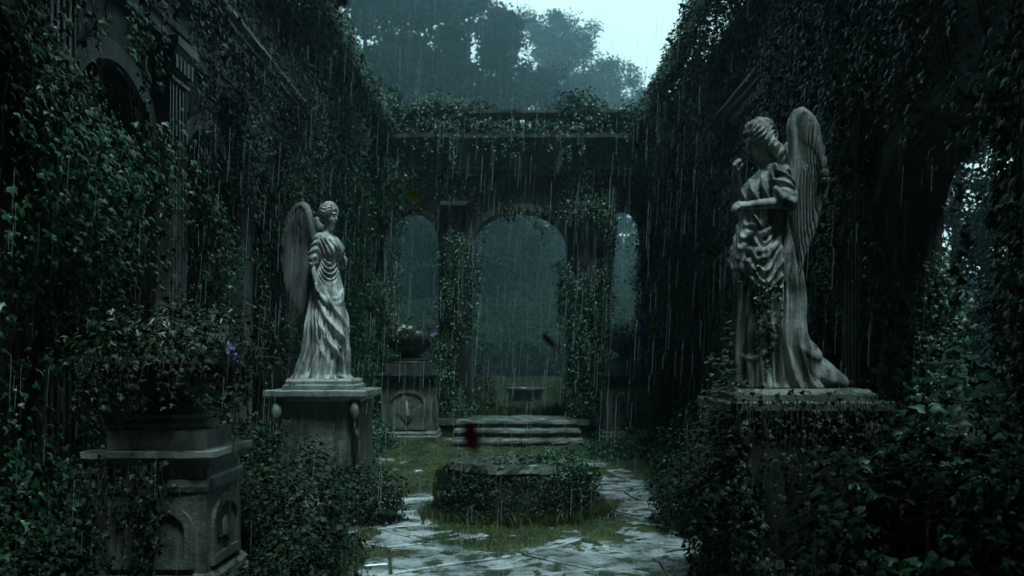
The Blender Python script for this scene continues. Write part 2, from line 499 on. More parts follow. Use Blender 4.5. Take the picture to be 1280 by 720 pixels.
def hand_field(G, wrist, direction, palmn, curl=0.5, L=0.19, side=1, spread=0.05):
    """palm, four fingers of different length, thumb from the side of the palm"""
    d=Vector(direction).normalized(); n=Vector(palmn); n=(n-d*n.dot(d)).normalized(); s=d.cross(n)*side
    w=Vector(wrist)
    P0=lambda a,b,c: tuple(w+d*(a*L)+s*(b*L)+n*(c*L))
    D=chain(G,[P0(-.1,0,0),P0(.22,0,0)],[.027,.024],.02)
    for b in (-.15,-.05,.05,.15):
        D=smin(D,chain(G,[P0(.12,b*.7,0),P0(.50,b*1.15,0)],[.021,.018],.01),.015)
    lens=(.38,.46,.43,.33)
    for i,b in enumerate((-.19,-.065,.065,.19)):
        ln=lens[i]; a=.50; pts=[(a,b,0)]; ang=0.12
        for seg in (.42,.33,.25):
            ang+=curl*0.75
            q=pts[-1]; pts.append((q[0]+ln*seg*math.cos(ang), q[1]*(1+spread), q[2]+ln*seg*math.sin(ang)))
        D=smin(D,chain(G,[P0(*q) for q in pts],[.0145,.0125,.011,.009],.003),.004)
    pts=[(.10,-.16,.02),(.30,-.34,.12),(.46,-.38,.22),(.58,-.36,.30)]
    D=smin(D,chain(G,[P0(*q) for q in pts],[.020,.016,.0135,.010],.006),.010)
    return D

def join_mesh(name, parts):
    V=[];Fq=[];n=0
    for v,f in parts:
        V.append(v);Fq.append(f+n);n+=len(v)
    return mesh_np(name,np.concatenate(V),np.concatenate(Fq))

def smooth_obj(o, it=2, fac=0.5):
    m=o.modifiers.new('smooth','SMOOTH'); m.iterations=it; m.factor=fac

def figure_right_facing(name, mat, parent):
    """robed figure, one arm down holding the cloth, the other hand on the breast; looks along local +X"""
    L=Loft([(0,.03,0,.30,.29),(.05,.03,0,.265,.265),(.25,.06,0,.225,.225),(.55,.085,-.01,.205,.205),(.85,.06,0,.20,.215),
            (1.10,.03,0,.185,.215),(1.25,.02,0,.155,.185),(1.40,.02,0,.128,.158),(1.52,.03,0,.14,.172),(1.62,.035,0,.145,.185),(1.72,.02,0,.115,.19),(1.80,.0,0,.07,.13),(1.84,0,0,.055,.06)])
    lo,hi,h=(-.62,-.46,-.01),(.52,.46,1.98),.0088
    G=grid(lo,hi,h); X,Y,Z=G
    th,dx,dy,a,b=L.polar(G)
    d=L.sdf(G)
    d=smin(d,ell(G,(.13,-.075,1.60),(.075,.075,.08)),.04)                 # breasts
    d=smin(d,ell(G,(.13,.075,1.60),(.075,.075,.08)),.04)
    d=smin(d,ell(G,(.20,-.05,.62),(.10,.10,.26)),.09)                     # bent knee pressing the cloth
    d=smin(d,ell(G,(-.13,0,1.10),(.10,.17,.16)),.08)
    W=wob(G,7.0,1.0); W2=wob(G,15,2.2)
    # folds
    thc=-0.75
    ph=th-thc; ph=(ph+np.pi)%(2*np.pi)-np.pi
    vert=ridge(th*15/(2*np.pi)+.30*W+.25*np.sin(2.2*Z),.23)
    fine=ridge(th*29/(2*np.pi)+.5*W+.3*W2,.25)
    diag=ridge(ph*1.25+(Z-.5)*3.4+.22*W,.22)
    swag=ridge((Z-.17*ph*ph+.02*W)/.066,.24)
    low=sstep(1.15,.55,Z)
    kneem=np.exp(-((X-.24)/.16)**2-((Y+.05)/.16)**2-((Z-.72)/.30)**2)
    front=np.exp(-(ph/1.0)**2)
    mv=low*(1-.8*kneem)*(1-.55*front*sstep(.15,.5,Z))
    disp=.055*mv*vert+.018*low*fine*(1-kneem)
    disp+=.060*front*sstep(.12,.40,Z)*sstep(1.12,.92,Z)*diag*(1-.55*kneem)
    disp+=.046*swag*np.exp(-((Z-1.36)/.13)**2)*np.exp(-(ph/1.15)**2)
    chest=ridge(th*2.6+(Z-1.6)*5+.3*W,.25)
    disp+=.030*chest*sstep(1.48,1.56,Z)*sstep(1.82,1.72,Z)
    disp+=.010*ridge(th*13/(2*np.pi)+.4*W,.25)*sstep(1.0,1.2,Z)*sstep(1.5,1.3,Z)
    disp+=.012*W2*sstep(1.6,1.2,Z)
    d=(d-disp)*.8
    # large swags thrown across hip and thigh
    for (t0,t1,z0,sag,z1,r) in ((-1.95,.55,1.15,.36,1.12,.026),(-1.9,.50,1.10,.27,1.16,.020),(-1.9,.9,1.02,.50,.80,.024),(-1.7,1.1,.75,.42,.50,.022),(-2.3,-.2,1.12,.62,.60,.020)):
        pts=[];rs=[]
        for i in range(12):
            t=i/11.; tt=t0+(t1-t0)*t; z=z0+(z1-z0)*t-sag*4*t*(1-t)*.62
            pts.append(L.pt(tt,z,.012)); rs.append(r*(.55+.9*math.sin(math.pi*t)))
        d=smin(d,chain(G,pts,rs,.01),.022)
    # girdle roll
    pts=[L.pt(2*math.pi*i/20,1.42+.012*math.sin(3*i),.004) for i in range(21)]
    d=smin(d,chain(G,pts,[.015]*21,.006),.010)
    # neckline roll
    pts=[L.pt(2*math.pi*i/16,1.765-.05*math.cos(2*math.pi*i/16),.0) for i in range(17)]
    d=smin(d,chain(G,pts,[.014]*17,.006),.012)
    # mantle falling behind, spreading to a train
    LM=Loft([(0,-.26,0,.27,.30),(.06,-.24,0,.22,.27),(.35,-.17,0,.14,.22),(.8,-.12,0,.11,.20),(1.3,-.09,0,.085,.17),(1.72,-.05,0,.07,.15)])
    t2,_,_,_,_=LM.polar(G)
    dm=LM.sdf(G)-.050*ridge(t2*13/(2*np.pi)+.35*W,.24)*sstep(1.7,.5,Z)-.01*W2
    d=smin(d,dm*.8,.02)
    # arms
    sl=cone(G,(-.02,-.165,1.72),(-.085,-.235,1.47),.070,.064)
    sw=ridge(sl[1]*3.2+ .8*np.sin(Y*18)+X*7,.26)
    d=smin(d,sl[0]-.020*sw,.02)
    d=smin(d,cone(G,(-.09,-.25,1.44),(-.015,-.25,1.19),.044,.030)[0],.012)
    d=smin(d,chain(G,[(-.02,-.21,1.43),(-.06,-.30,1.40),(-.13,-.27,1.43)],[.014,.017,.013],.01),.015)   # sleeve hem
    sl=cone(G,(.0,.165,1.72),(.10,.235,1.49),.070,.062)
    d=smin(d,sl[0]-.013*ridge(sl[1]*3+X*9,.26),.03)
    d=smin(d,cone(G,(.13,.23,1.44),(.165,.09,1.56),.046,.032)[0],.015)
    # foot
    d=smin(d,chain(G,[(.20,-.10,.035),(.33,-.13,.025)],[.045,.028],.02),.02)
    # neck
    d=smin(d,cone(G,(-.005,0,1.74),(.03,0,1.92),.068,.060)[0],.03)
    # hem flare folds on the ground
    for i in range(9):
        an=-2.7+i*.62; r=.29+.03*math.sin(i*2.1)
        d=smin(d,chain(G,[L.pt(an,.20,.0),(.03+(r)*math.cos(an),(r)*math.sin(an),.015)],[.018,.030],.01),.03)
    parts=[surfnet(d,lo,h)]
    hc=(.05,0,2.015)
    lo2,hi2,h2=(-.17,-.17,1.80),(.24,.17,2.26),.0052
    G2=grid(lo2,hi2,h2)
    dh=head_field(G2,hc,-.15,.14,False)
    dh=smin(dh,cone(G2,(-.0,0,1.82),(.03,0,1.94),.064,.060)[0],.02)
    dh=np.maximum(dh,1.815-G2[2])
    parts.append(surfnet(dh,lo2,h2))
    lo3,hi3=(-.12,-.36,.94),(.14,-.14,1.26); G3=grid(lo3,hi3,.0045)
    parts.append(surfnet(hand_field(G3,(-.012,-.25,1.175),(.12,.03,-1),(.7,.45,0),.35,.17,1),lo3,.0045))
    lo4,hi4=(.03,-.12,1.45),(.30,.16,1.74); G4=grid(lo4,hi4,.0045)
    parts.append(surfnet(hand_field(G4,(.165,.095,1.555),(-.05,-1,.42),(-1,0,-.05),.22,.16,-1),lo4,.0045))
    o=link(name,join_mesh(name,parts),mat,parent,True); smooth_obj(o,1,.4)
    return o

def figure_left_facing(name, mat, parent):
    """robed figure with forearm held out and the far hand raised; looks along local +X, seen from its left (+Y)"""
    L=Loft([(0,.12,0,.24,.26),(.05,.12,0,.215,.235),(.25,.13,0,.20,.215),(.6,.12,0,.185,.205),(.9,.10,0,.185,.215),
            (1.10,.09,0,.19,.22),(1.25,.085,0,.165,.19),(1.38,.09,0,.145,.165),(1.50,.105,0,.15,.175),(1.62,.10,0,.15,.19),(1.73,.055,0,.125,.195),(1.82,.02,0,.08,.14),(1.87,.02,0,.055,.06)])
    lo,hi,h=(-.80,-.46,-.01),(.62,.46,2.02),.0088
    G=grid(lo,hi,h); X,Y,Z=G
    th,dx,dy,a,b=L.polar(G)
    d=L.sdf(G)
    d=smin(d,ell(G,(.19,-.075,1.60),(.07,.075,.08)),.04)
    d=smin(d,ell(G,(.19,.075,1.60),(.07,.075,.08)),.04)
    d=smin(d,ell(G,(.20,.06,.70),(.09,.10,.30)),.09)
    W=wob(G,6.5,.4); W2=wob(G,14,1.2)
    thc=0.85
    ph=th-thc; ph=(ph+np.pi)%(2*np.pi)-np.pi
    legm=np.exp(-((X-.24)/.12)**2-((Y-.13)/.10)**2)*sstep(.12,.3,Z)*sstep(1.0,.8,Z)
    vert=ridge(th*14/(2*np.pi)+.28*W+.2*np.sin(2.5*Z),.22)
    fine=ridge(th*31/(2*np.pi)+.5*W+.3*W2,.25)
    low=sstep(1.25,.7,Z)
    disp=.055*low*vert*(1-.9*legm)+.020*low*fine*(1-legm)
    chest=ridge(ph*1.6+(Z-1.6)*7+.3*W,.24)
    disp+=.034*chest*sstep(1.44,1.54,Z)*sstep(1.84,1.74,Z)
    disp+=.016*ridge(th*17/(2*np.pi)+.4*W,.24)*sstep(.95,1.1,Z)*sstep(1.55,1.4,Z)
    disp+=.012*W2
    d=(d-disp)*.8
    # peplum: bloused overfold gathered at the hip with hanging swags
    LP=Loft([(.90,.12,0,.235,.25),(.96,.12,0,.25,.262),(1.10,.11,0,.235,.255),(1.25,.10,0,.195,.215),(1.36,.09,0,.16,.18)])
    zc=Z+.09*np.sin(2*(th-.55))+.035*np.sin(th*7)
    Gp=(X,Y,zc); t3,_,_,_,_=LP.polar(Gp)
    dp=LP.sdf(Gp)-.032*ridge((zc-.12*ph*ph+.06*W+.03*W2)/.095,.24)*np.exp(-(ph/1.2)**2)-.034*ridge(th*12/(2*np.pi)+.4*W,.22)
    d=smin(d,dp*.8,.012)
    for (t0,t1,z0,sag,z1,r) in ((-.2,1.9,1.36,.22,1.40,.022),(-.1,2.0,1.26,.24,1.24,.024),(-.3,1.7,1.14,.20,1.16,.022),(-.8,.9,1.22,.30,1.10,.020),(.0,1.7,.30,.14,.36,.018)):
        pts=[];rs=[]
        LL=LP if z0>1.0 else L
        for i in range(12):
            t=i/11.; tt=t0+(t1-t0)*t; z=z0+(z1-z0)*t-sag*4*t*(1-t)*.62
            pts.append(LL.pt(tt,z,.010)); rs.append(r*(.45+.9*math.sin(math.pi*t)))
        d=smin(d,chain(G,pts,rs,.01),.016)
    # knotted cloth hanging in front
    d=smin(d,chain(G,[(.33,.10,1.12),(.35,.10,.98),(.33,.11,.86)],[.03,.045,.015],.02)-.008*ridge(Y*26+.3*W,.25),.015)
    # mantle behind
    LM=Loft([(0,-.20,0,.25,.26),(.06,-.17,0,.22,.24),(.35,-.10,0,.19,.20),(.8,-.10,0,.17,.18),(1.2,-.075,0,.13,.17),(1.76,-.02,0,.07,.15)])
    t2,_,_,_,_=LM.polar(G)
    dm=LM.sdf(G)-.055*ridge(t2*12/(2*np.pi)+.35*W,.22)*sstep(1.7,.6,Z)-.01*W2
    d=smin(d,dm*.8,.02)
    # train sweeping back along the plinth
    tr=chain(G,[(-.16,.06,.44),(-.30,.08,.24),(-.46,.09,.12),(-.66,.09,.05)],[.09,.11,.095,.05],.06)
    tr=tr-.022*ridge((-X*.5+Z*1.0)*6+Y*9+.3*W,.24)
    d=smin(d,tr*.85,.05)
    d=np.maximum(d,-Z)
    # near arm: wide sleeve and forearm held out in front
    sl=cone(G,(.02,.170,1.74),(-.01,.235,1.555),.078,.090)
    d=smin(d,sl[0]-.028*ridge(sl[1]*2.4+X*8-.5*W,.22),.02)
    d=smin(d,chain(G,[(.11,.28,1.60),(.06,.33,1.52),(-.03,.33,1.49),(-.10,.27,1.53)],[.026,.034,.030,.02],.015),.018)
    d=smin(d,chain(G,[(.12,.27,1.56),(.07,.32,1.47),(-.03,.32,1.44),(-.10,.24,1.47)],[.018,.024,.020,.014],.015),.012)
    d=smin(d,cone(G,(.0,.26,1.50),(.345,.245,1.470),.052,.033)[0],.015)
    # far arm raised towards the face
    sl=cone(G,(.04,-.185,1.73),(.20,-.22,1.55),.085,.085)
    d=smin(d,sl[0]-.014*ridge(sl[1]*3,.26),.03)
    d=smin(d,cone(G,(.22,-.20,1.55),(.305,-.12,1.77),.062,.042)[0],.02)
    d=smin(d,cone(G,(.02,0,1.78),(.085,0,1.94),.070,.062)[0],.03)
    for i in range(8):
        an=-1.4+i*.40; r=.25+.02*math.sin(i*2.1)
        d=smin(d,chain(G,[L.pt(an,.22,.0),(.12+r*math.cos(an),r*math.sin(an),.015)],[.016,.028],.01),.03)
    d=smin(d,chain(G,[(.30,.12,.035),(.40,.15,.025)],[.042,.026],.02),.02)
    parts=[surfnet(d,lo,h)]
    hc=(.135,0,2.04)
    lo2,hi2,h2=(-.14,-.20,1.76),(.34,.20,2.30),.0054
    G2=grid(lo2,hi2,h2)
    dh=head_field(G2,hc,.10,.42,True)
    dh=smin(dh,cone(G2,(.05,0,1.82),(.09,0,1.96),.066,.062)[0],.02)
    dh=np.maximum(dh,1.77-G2[2])
    parts.append(surfnet(dh,lo2,h2))
    lo3,hi3=(.22,.12,1.32),(.62,.38,1.62); G3=grid(lo3,hi3,.0045)
    parts.append(surfnet(hand_field(G3,(.35,.245,1.47),(1,-.02,-.02),(.0,-.5,-.9),.42,.19,1),lo3,.0045))
    lo4,hi4=(.18,-.26,1.68),(.48,.06,2.02); G4=grid(lo4,hi4,.0045)
    parts.append(surfnet(hand_field(G4,(.307,-.118,1.775),(.22,.30,.9),(-1,.2,.3),.55,.165,1),lo4,.0045))
    o=link(name,join_mesh(name,parts),mat,parent,True); smooth_obj(o,1,.4)
    return o

def feather(V,Fq,base,d,n,length,width,thick,bend=0.0,cam=0.22):
    """one carved feather: a lens section blade with a raised shaft and rounded tip"""
    s=d.cross(n).normalized(); n=n.normalized()
    K=11; prof=[(-1,0),(-.55,.75),(0,1.25),(.55,.75),(1,0),(0,-.5)]
    st=len(V)
    for k in range(K):
        t=k/(K-1)
        w=width*(.7+.3*math.sin(math.pi*min(1,t*1.1)))*(1 if t<.80 else math.sqrt(max(0.0,1-((t-.80)/.20)**2))*.96+.04)
        c=base+d*(length*t)+s*(bend*length*t*t)-n*(cam*length*t*t*.25)
        for (q,z) in prof:
            V.append(tuple(c+s*(q*w*.5)+n*(z*thick*(1-.4*t))))
    m=len(prof)
    for k in range(K-1):
        for i in range(m):
            i2=(i+1)%m; Fq.append((st+k*m+i,st+k*m+i2,st+(k+1)*m+i2,st+(k+1)*m+i))
def catmull(pts,n):
    out=[]; pts=[Vector(p) for p in pts]; m=len(pts)
    for i in range(n):
        t=i/(n-1)*(m-1); k=min(int(t),m-2); f=t-k
        p0,p1,p2,p3=pts[max(k-1,0)],pts[k],pts[k+1],pts[min(k+2,m-1)]
        out.append(.5*((2*p1)+(-p0+p2)*f+(2*p0-5*p1+4*p2-p3)*f*f+(-p0+3*p1-3*p2+p3)*f**3))
    return out

def wing(name, mat, parent, root, side, bone, tips, splay, rows=4):
    """bone: (back,up) polyline from shoulder up over the wrist; tips: (back,up) polyline where the long feathers end"""
    V=[];Fq=[]; rng=random.Random(3)
    cs,sn=math.cos(splay),math.sin(splay)
    def W(p,out=0.0):
        return Vector((root[0]-p[0]*cs-out*sn*0, root[1]+side*(p[0]*sn+out), root[2]+p[1]))
    n=Vector((-sn*.6*1, side*1.0*cs, 0)).normalized()
    nb=20
    B=catmull([(b[0],b[1],0) for b in bone],nb); T=catmull([(b[0],b[1],0) for b in tips],nb)
    for (lo_,hi_,f0,wd,out) in ((0,nb,1.0,.105,.0),(1,nb,.74,.095,.012),(0,nb,.52,.080,.022),(0,nb,.36,.070,.032),(0,nb,.22,.060,.042)):
        for face in (1,-1):
            for i in range(lo_,hi_):
                a=W(B[i],face*(out-.004)); t=W(T[i],face*.004)
                d=t-a; ln=d.length*f0*(1+rng.uniform(-.04,.04)); d.normalize()
                a2=a+Vector((0,0,0))
                feather(V,Fq,a2,d,n*face,ln,wd*(1.1 if f0<1 else 1.0),.011 if f0==1 else .010,0.0,.10*(1 if face>0 else 1))
    me=bpy.data.meshes.new(name); 
    # leading edge: the rounded arm of the wing
    mb=MB(); mb.v=[tuple(v) for v in V]; mb.f=[tuple(f) for f in Fq]
    pts=[W(b,0) for b in B]
    m=len(pts); vs=[];fs=[];nn=14
    for k,p in enumerate(pts):
        t=(pts[min(k+1,m-1)]-pts[max(k-1,0)]).normalized()
        aa=n; bb=t.cross(n).normalized(); r=.038+.022*math.sin(math.pi*min(1,.15+k/(m-1)))
        if k>m*0.7: r*=1-.75*(k-m*.7)/(m*.3)
        for i in range(nn):
            q=2*math.pi*i/nn; sc=1+.10*math.sin(5*q+k*.9)
            vs.append(p+aa*(r*.92*sc*math.cos(q))+bb*(r*sc*math.sin(q)))
    for k in range(m-1):
        for i in range(nn):
            i2=(i+1)%nn; fs.append((k*nn+i,k*nn+i2,(k+1)*nn+i2,(k+1)*nn+i))
    fs.append(tuple(range(nn))); fs.append(tuple((m-1)*nn+i for i in range(nn)))
    mb.add(vs,fs)
    return mb.build(name,mat,parent,smooth=True)

def angel_left():
    d=11.0
    z0=CAMH+(HZ-473)/F_PX*d; x=(409-640)/F_PX*d
    root=thing('angel_statue','pale stone angel facing right with one hand on its breast and one arm hanging','statue',(x,d,z0),math.radians(-24))
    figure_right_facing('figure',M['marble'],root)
    root.children[0].scale=(.86,.86,1.0)
    bone=[(.03,-.10),(.10,.12),(.15,.34),(.215,.47),(.30,.46),(.42,.34),(.50,.16),(.54,-.02)]
    tips=[(.06,-.60),(.12,-.85),(.20,-1.02),(.28,-1.05),(.36,-.98),(.45,-.80),(.53,-.55),(.58,-.30)]
    bone=[(a*.88,b*.90+.02) for a,b in bone]; tips=[(a*.86,b*.86) for a,b in tips]
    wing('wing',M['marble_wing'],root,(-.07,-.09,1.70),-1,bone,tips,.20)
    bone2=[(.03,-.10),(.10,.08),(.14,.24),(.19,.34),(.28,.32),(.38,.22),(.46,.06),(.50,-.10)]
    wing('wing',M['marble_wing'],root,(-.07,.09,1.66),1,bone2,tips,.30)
    return root,x,d,z0
def angel_right():
    d=7.3
    z0=CAMH+(HZ-485)/F_PX*d; x=(965-640)/F_PX*d
    root=thing('angel_statue','dark-streaked stone angel facing left, head bowed, one forearm held out in front','statue',(x,d,z0),math.radians(180+11))
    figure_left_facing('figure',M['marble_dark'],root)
    root.children[0].scale=(.88,.90,1.0)
    bone=[(.04,-.10),(.09,.10),(.09,.30),(.08,.46),(.14,.55),(.23,.46),(.30,.26),(.33,.02)]
    tips=[(.08,-.58),(.07,-.72),(.07,-.82),(.09,-.76),(.13,-.68),(.19,-.54),(.26,-.36),(.32,-.16)]
    wing('wing',M['marble_dark'],root,(-.05,.12,1.70),1,bone,tips,.12)
    bone=[(a*.8+.07,b*.80) for a,b in bone]; tips=[(a*.8+.07,b*.9) for a,b in tips]
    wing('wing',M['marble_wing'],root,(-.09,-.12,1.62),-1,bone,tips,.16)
    return root,x,d,z0
AL=angel_left()
AR=angel_right()

# ------------------------------------------------------------------ numpy noise
def _hash2(ix, iy, seed):
    n = (ix.astype(np.int64)*374761393 + iy.astype(np.int64)*668265263 + seed*982451653) & 0x7fffffff
    n = ((n ^ (n >> 13)) * 1274126177) & 0x7fffffff
    return ((n ^ (n >> 16)) & 0xffff) / 65535.0
def vnoise(x, y, seed=0):
    ix=np.floor(x); iy=np.floor(y); fx=x-ix; fy=y-iy
    fx=fx*fx*(3-2*fx); fy=fy*fy*(3-2*fy)
    a=_hash2(ix,iy,seed); b=_hash2(ix+1,iy,seed); c=_hash2(ix,iy+1,seed); d=_hash2(ix+1,iy+1,seed)
    return (a*(1-fx)+b*fx)*(1-fy)+(c*(1-fx)+d*fx)*fy
def fbm(x, y, seed=0, o=4):
    x=np.asarray(x,dtype=float); y=np.asarray(y,dtype=float)
    s=0; a=.5; t=0
    for k in range(o):
        s=s+a*vnoise(x*2**k+17*k,y*2**k-9*k,seed+k); t+=a; a*=.5
    return s/t

# ------------------------------------------------------------------ leaves
LEAF8 = (np.array([(0,0,0),(.40,-.10,-.06),(.46,.28,-.10),(.20,.42,-.02),(0,1,-.16),(-.20,.42,-.02),(-.46,.28,-.10),(-.40,-.10,-.06),(0,.36,.05)],dtype=np.float32),
         np.array([(8,0,1),(8,1,2),(8,2,3),(8,3,4),(8,4,5),(8,5,6),(8,6,7),(8,7,0)]))
LEAF5 = (np.array([(0,0,0),(.34,.30,-.06),(0,1,-.14),(-.34,.30,-.06),(0,.35,.05)],dtype=np.float32),
         np.array([(4,0,1),(4,1,2),(4,2,3),(4,3,0)]))
LANCE = (np.array([(0,0,0),(.15,.30,.03),(.13,.62,.02),(0,1,-.12),(-.13,.62,.02),(-.15,.30,.03),(0,.5,-.04)],dtype=np.float32),
         np.array([(6,0,1),(6,1,2),(6,2,3),(6,3,4),(6,4,5),(6,5,0)]))
def nrm(a): return a/np.maximum(np.linalg.norm(a,axis=1,keepdims=True),1e-6)
def leaves(pts, out, size, rng, template=LEAF8, droop=.8, spread=.75, tint=None):
    pts=np.asarray(pts,dtype=np.float32); n=len(pts)
    out=np.broadcast_to(np.asarray(out,dtype=np.float32),(n,3))
    nr=nrm(out+np.array([0,0,.45],dtype=np.float32)+rng.normal(0,spread*.7,(n,3)))
    tp=out*.35+np.array([0,0,-droop])+rng.normal(0,spread*.6,(n,3))
    tp=tp-nr*(tp*nr).sum(1,keepdims=True); tp=nrm(tp)
    sx=np.cross(tp,nr)
    T,Fc=template; m=len(T)
    size=np.broadcast_to(np.asarray(size,dtype=np.float32),(n,))
    V=pts[:,None,:]+size[:,None,None]*(T[None,:,0:1]*sx[:,None,:]+T[None,:,1:2]*tp[:,None,:]+T[None,:,2:3]*nr[:,None,:])
    F_=(Fc[None]+(np.arange(n)*m)[:,None,None]).reshape(-1,3)
    if tint is None: tint=np.clip(rng.beta(1.5,2.8,n),0,1)
    return V.reshape(-1,3),F_,np.repeat(tint,len(Fc))
def leaf_mesh(name, packs):
    V=[];F_=[];T=[];k=0
    for v,f,t in packs:
        V.append(v);F_.append(f+k);T.append(t);k+=len(v)
    me=mesh_np(name,np.concatenate(V),np.concatenate(F_))
    a=me.attributes.new('tint','FLOAT','FACE'); a.data.foreach_set('value',np.concatenate(T).astype(np.float32))
    return me

def stems_mesh(paths, r0, r1, n=3):
    """paths: list of (k,3) arrays -> thin tubes (numpy)"""
    V=[];F_=[];k0=0
    for p in paths:
        p=np.asarray(p,dtype=float); m=len(p)
        if m<2: continue
        t=nrm(np.gradient(p,axis=0)); a=np.cross(t,np.array([.3,.9,.1])); a=nrm(a); b=np.cross(t,a)
        r=np.linspace(r0,r1,m)[:,None]
        ring=[p+r*(a*math.cos(2*math.pi*i/n)+b*math.sin(2*math.pi*i/n)) for i in range(n)]
        v=np.stack(ring,1).reshape(-1,3)
        idx=np.arange(m-1)
        for i in range(n):
            i2=(i+1)%n
            F_.append(np.stack([idx*n+i,idx*n+i2,(idx+1)*n+i2,(idx+1)*n+i],1)+k0)
        V.append(v); k0+=len(v)
    return mesh_np('stem',np.concatenate(V),np.concatenate(F_))

GN=dict(n=0)
def ivy_plane(label, origin, uvec, nvec, u0, u1, z0, z1, nv, seed, size=.075, thick=.10, bulge=.30, cover=.45, lat=.10, per=3, mat='ivy', tmpl=LEAF8, group=None, name='ivy', step=.075, upward=True, zfall=0.0):
    """ivy climbing a vertical plane: wandering vines, clumped leaves that stand off the wall"""
    rng=np.random.default_rng(seed)
    o=np.array(origin,dtype=float); U=np.array(uvec,dtype=float); Nn=np.array(nvec,dtype=float)
    paths=[];pts=[];
    ns=int((z1-z0)/step*1.15)
    for v in range(nv):
        u=rng.uniform(u0,u1); z=z0 if (upward and rng.random()<.65) else rng.uniform(z0,z1*.8+z0*.2)
        du=np.cumsum(rng.normal(0,.022,ns)+rng.normal(0,.006)); dz=np.cumsum(np.abs(rng.normal(step*.85,step*.3,ns)))
        L=rng.uniform(.5,1.0)*ns if rng.random()<.5 else ns
        uu=u+du; zz=z+dz; k=(zz<z1)&(uu>u0-.15)&(uu<u1+.15)&(np.arange(ns)<L)
        uu=uu[k];zz=zz[k]
        if len(uu)<4: continue
        paths.append((uu,zz))
        pts.append(np.stack([uu,zz],1))
    A=np.concatenate(pts)
    A=np.repeat(A,per,axis=0); A=A+rng.normal(0,lat,A.shape)
    A[:,1]-=np.abs(rng.normal(0,lat*.6,len(A)))
    m=fbm(A[:,0]*.9+seed,A[:,1]*.6,seed,4)-.018
    keep=(m>cover+rng.normal(0,.035,len(A)))&(A[:,1]>z0-.02)
    A=A[keep]; m=m[keep]
    b=bulge*np.clip((m-cover)*4,0,1.3)
    dep=.03+b*rng.random(len(A))**.6+np.abs(rng.normal(0,thick,len(A)))
    pos=o+A[:,0:1]*U+np.array([0,0,1.0])*A[:,1:2]+dep[:,None]*Nn
    s=size*.72*(.45+1.0*rng.random(len(A))**1.6)
    packs=[leaves(pos,Nn,s,rng,tmpl)]
    ob=link(name,leaf_mesh(name,packs),M[mat]); tag(ob,label,'ivy',group)
    sp=[o+p[0][:,None]*U+np.array([0,0,1.0])*p[1][:,None]+(.02+.02*np.sin(p[1]*9))[:,None]*Nn for p in paths[::2]]
    if sp: link('stem',stems_mesh(sp,.011,.005),M['stem'],ob)
    return ob

def strands(label, anchors, lens, seed, size=.06, mat='ivy', out=(0,-1,0), lat=.05, per=2, name='hanging_ivy', tmpl=LEAF8, group=None, step=.05):
    rng=np.random.default_rng(seed); pts=[];paths=[]
    for a,L in zip(anchors,lens):
        n=max(4,int(L/step)); t=np.linspace(0,1,n)
        sx=np.cumsum(rng.normal(0,.010,n)); sy=np.cumsum(rng.normal(0,.010,n))
        p=np.stack([a[0]+sx,a[1]+sy-.06*np.sin(t*2.2),a[2]-t*L],1)
        paths.append(p); q=np.repeat(p,per,axis=0)
        taper=(1.15-np.repeat(t,per))[:,None]
        pts.append(q+rng.normal(0,lat,q.shape)*taper)
    A=np.concatenate(pts)
    s=size*rng.uniform(.5,1.2,len(A))
    ob=link(name,leaf_mesh(name,[leaves(A,out,s,rng,tmpl)]),M[mat]); tag(ob,label,'ivy',group)
    link('stem',stems_mesh(paths,.005,.002),M['stem'],ob)
    return ob

def mound_pts(c, r, n, rng, seed, lumps=.35, shell=.35, freq=1.8):
    d=nrm(rng.normal(0,1,(n,3))); d[:,2]=np.abs(d[:,2])*1.0-.12
    d=nrm(d)
    f=fbm(np.arctan2(d[:,1],d[:,0])*freq+seed,d[:,2]*freq*1.4+seed*.37,seed,4)
    rad=(1-lumps+lumps*2*f)*(1-shell*rng.random(n)**1.6)
    return np.array(c)+d*rad[:,None]*np.array(r), d
def bush(name, label, cat, c, r, n, seed, size=.06, mat='ivy', tmpl=LEAF8, lumps=.4, stems=14, group=None, petals=None, droop=.5, parent=None, shell=.4, freq=1.8):
    rng=np.random.default_rng(seed)
    p,d=mound_pts(c,r,n,rng,seed,lumps,shell,freq)
    me=leaf_mesh('foliage',[leaves(p,d,size*rng.uniform(.5,1.25,n),rng,tmpl,droop)])
    paths=[]
    for i in range(stems):
        e=p[rng.integers(len(p))]; b=np.array(c)+np.array([rng.normal(0,.12*r[0]),rng.normal(0,.12*r[1]),-.02]); 
        t=np.linspace(0,1,7)[:,None]; w=np.array([0,0,1.0])*(np.sin(t*math.pi)*.12*r[2])
        paths.append(b*(1-t)+e*t+w)
    if parent is None:
        root=link(name,me,M[mat]); tag(root,label,cat,group)
    else:
        root=link(name,me,M[mat],parent)
    link('stem',stems_mesh(paths,.010,.004),M['stem'],root)
    return root

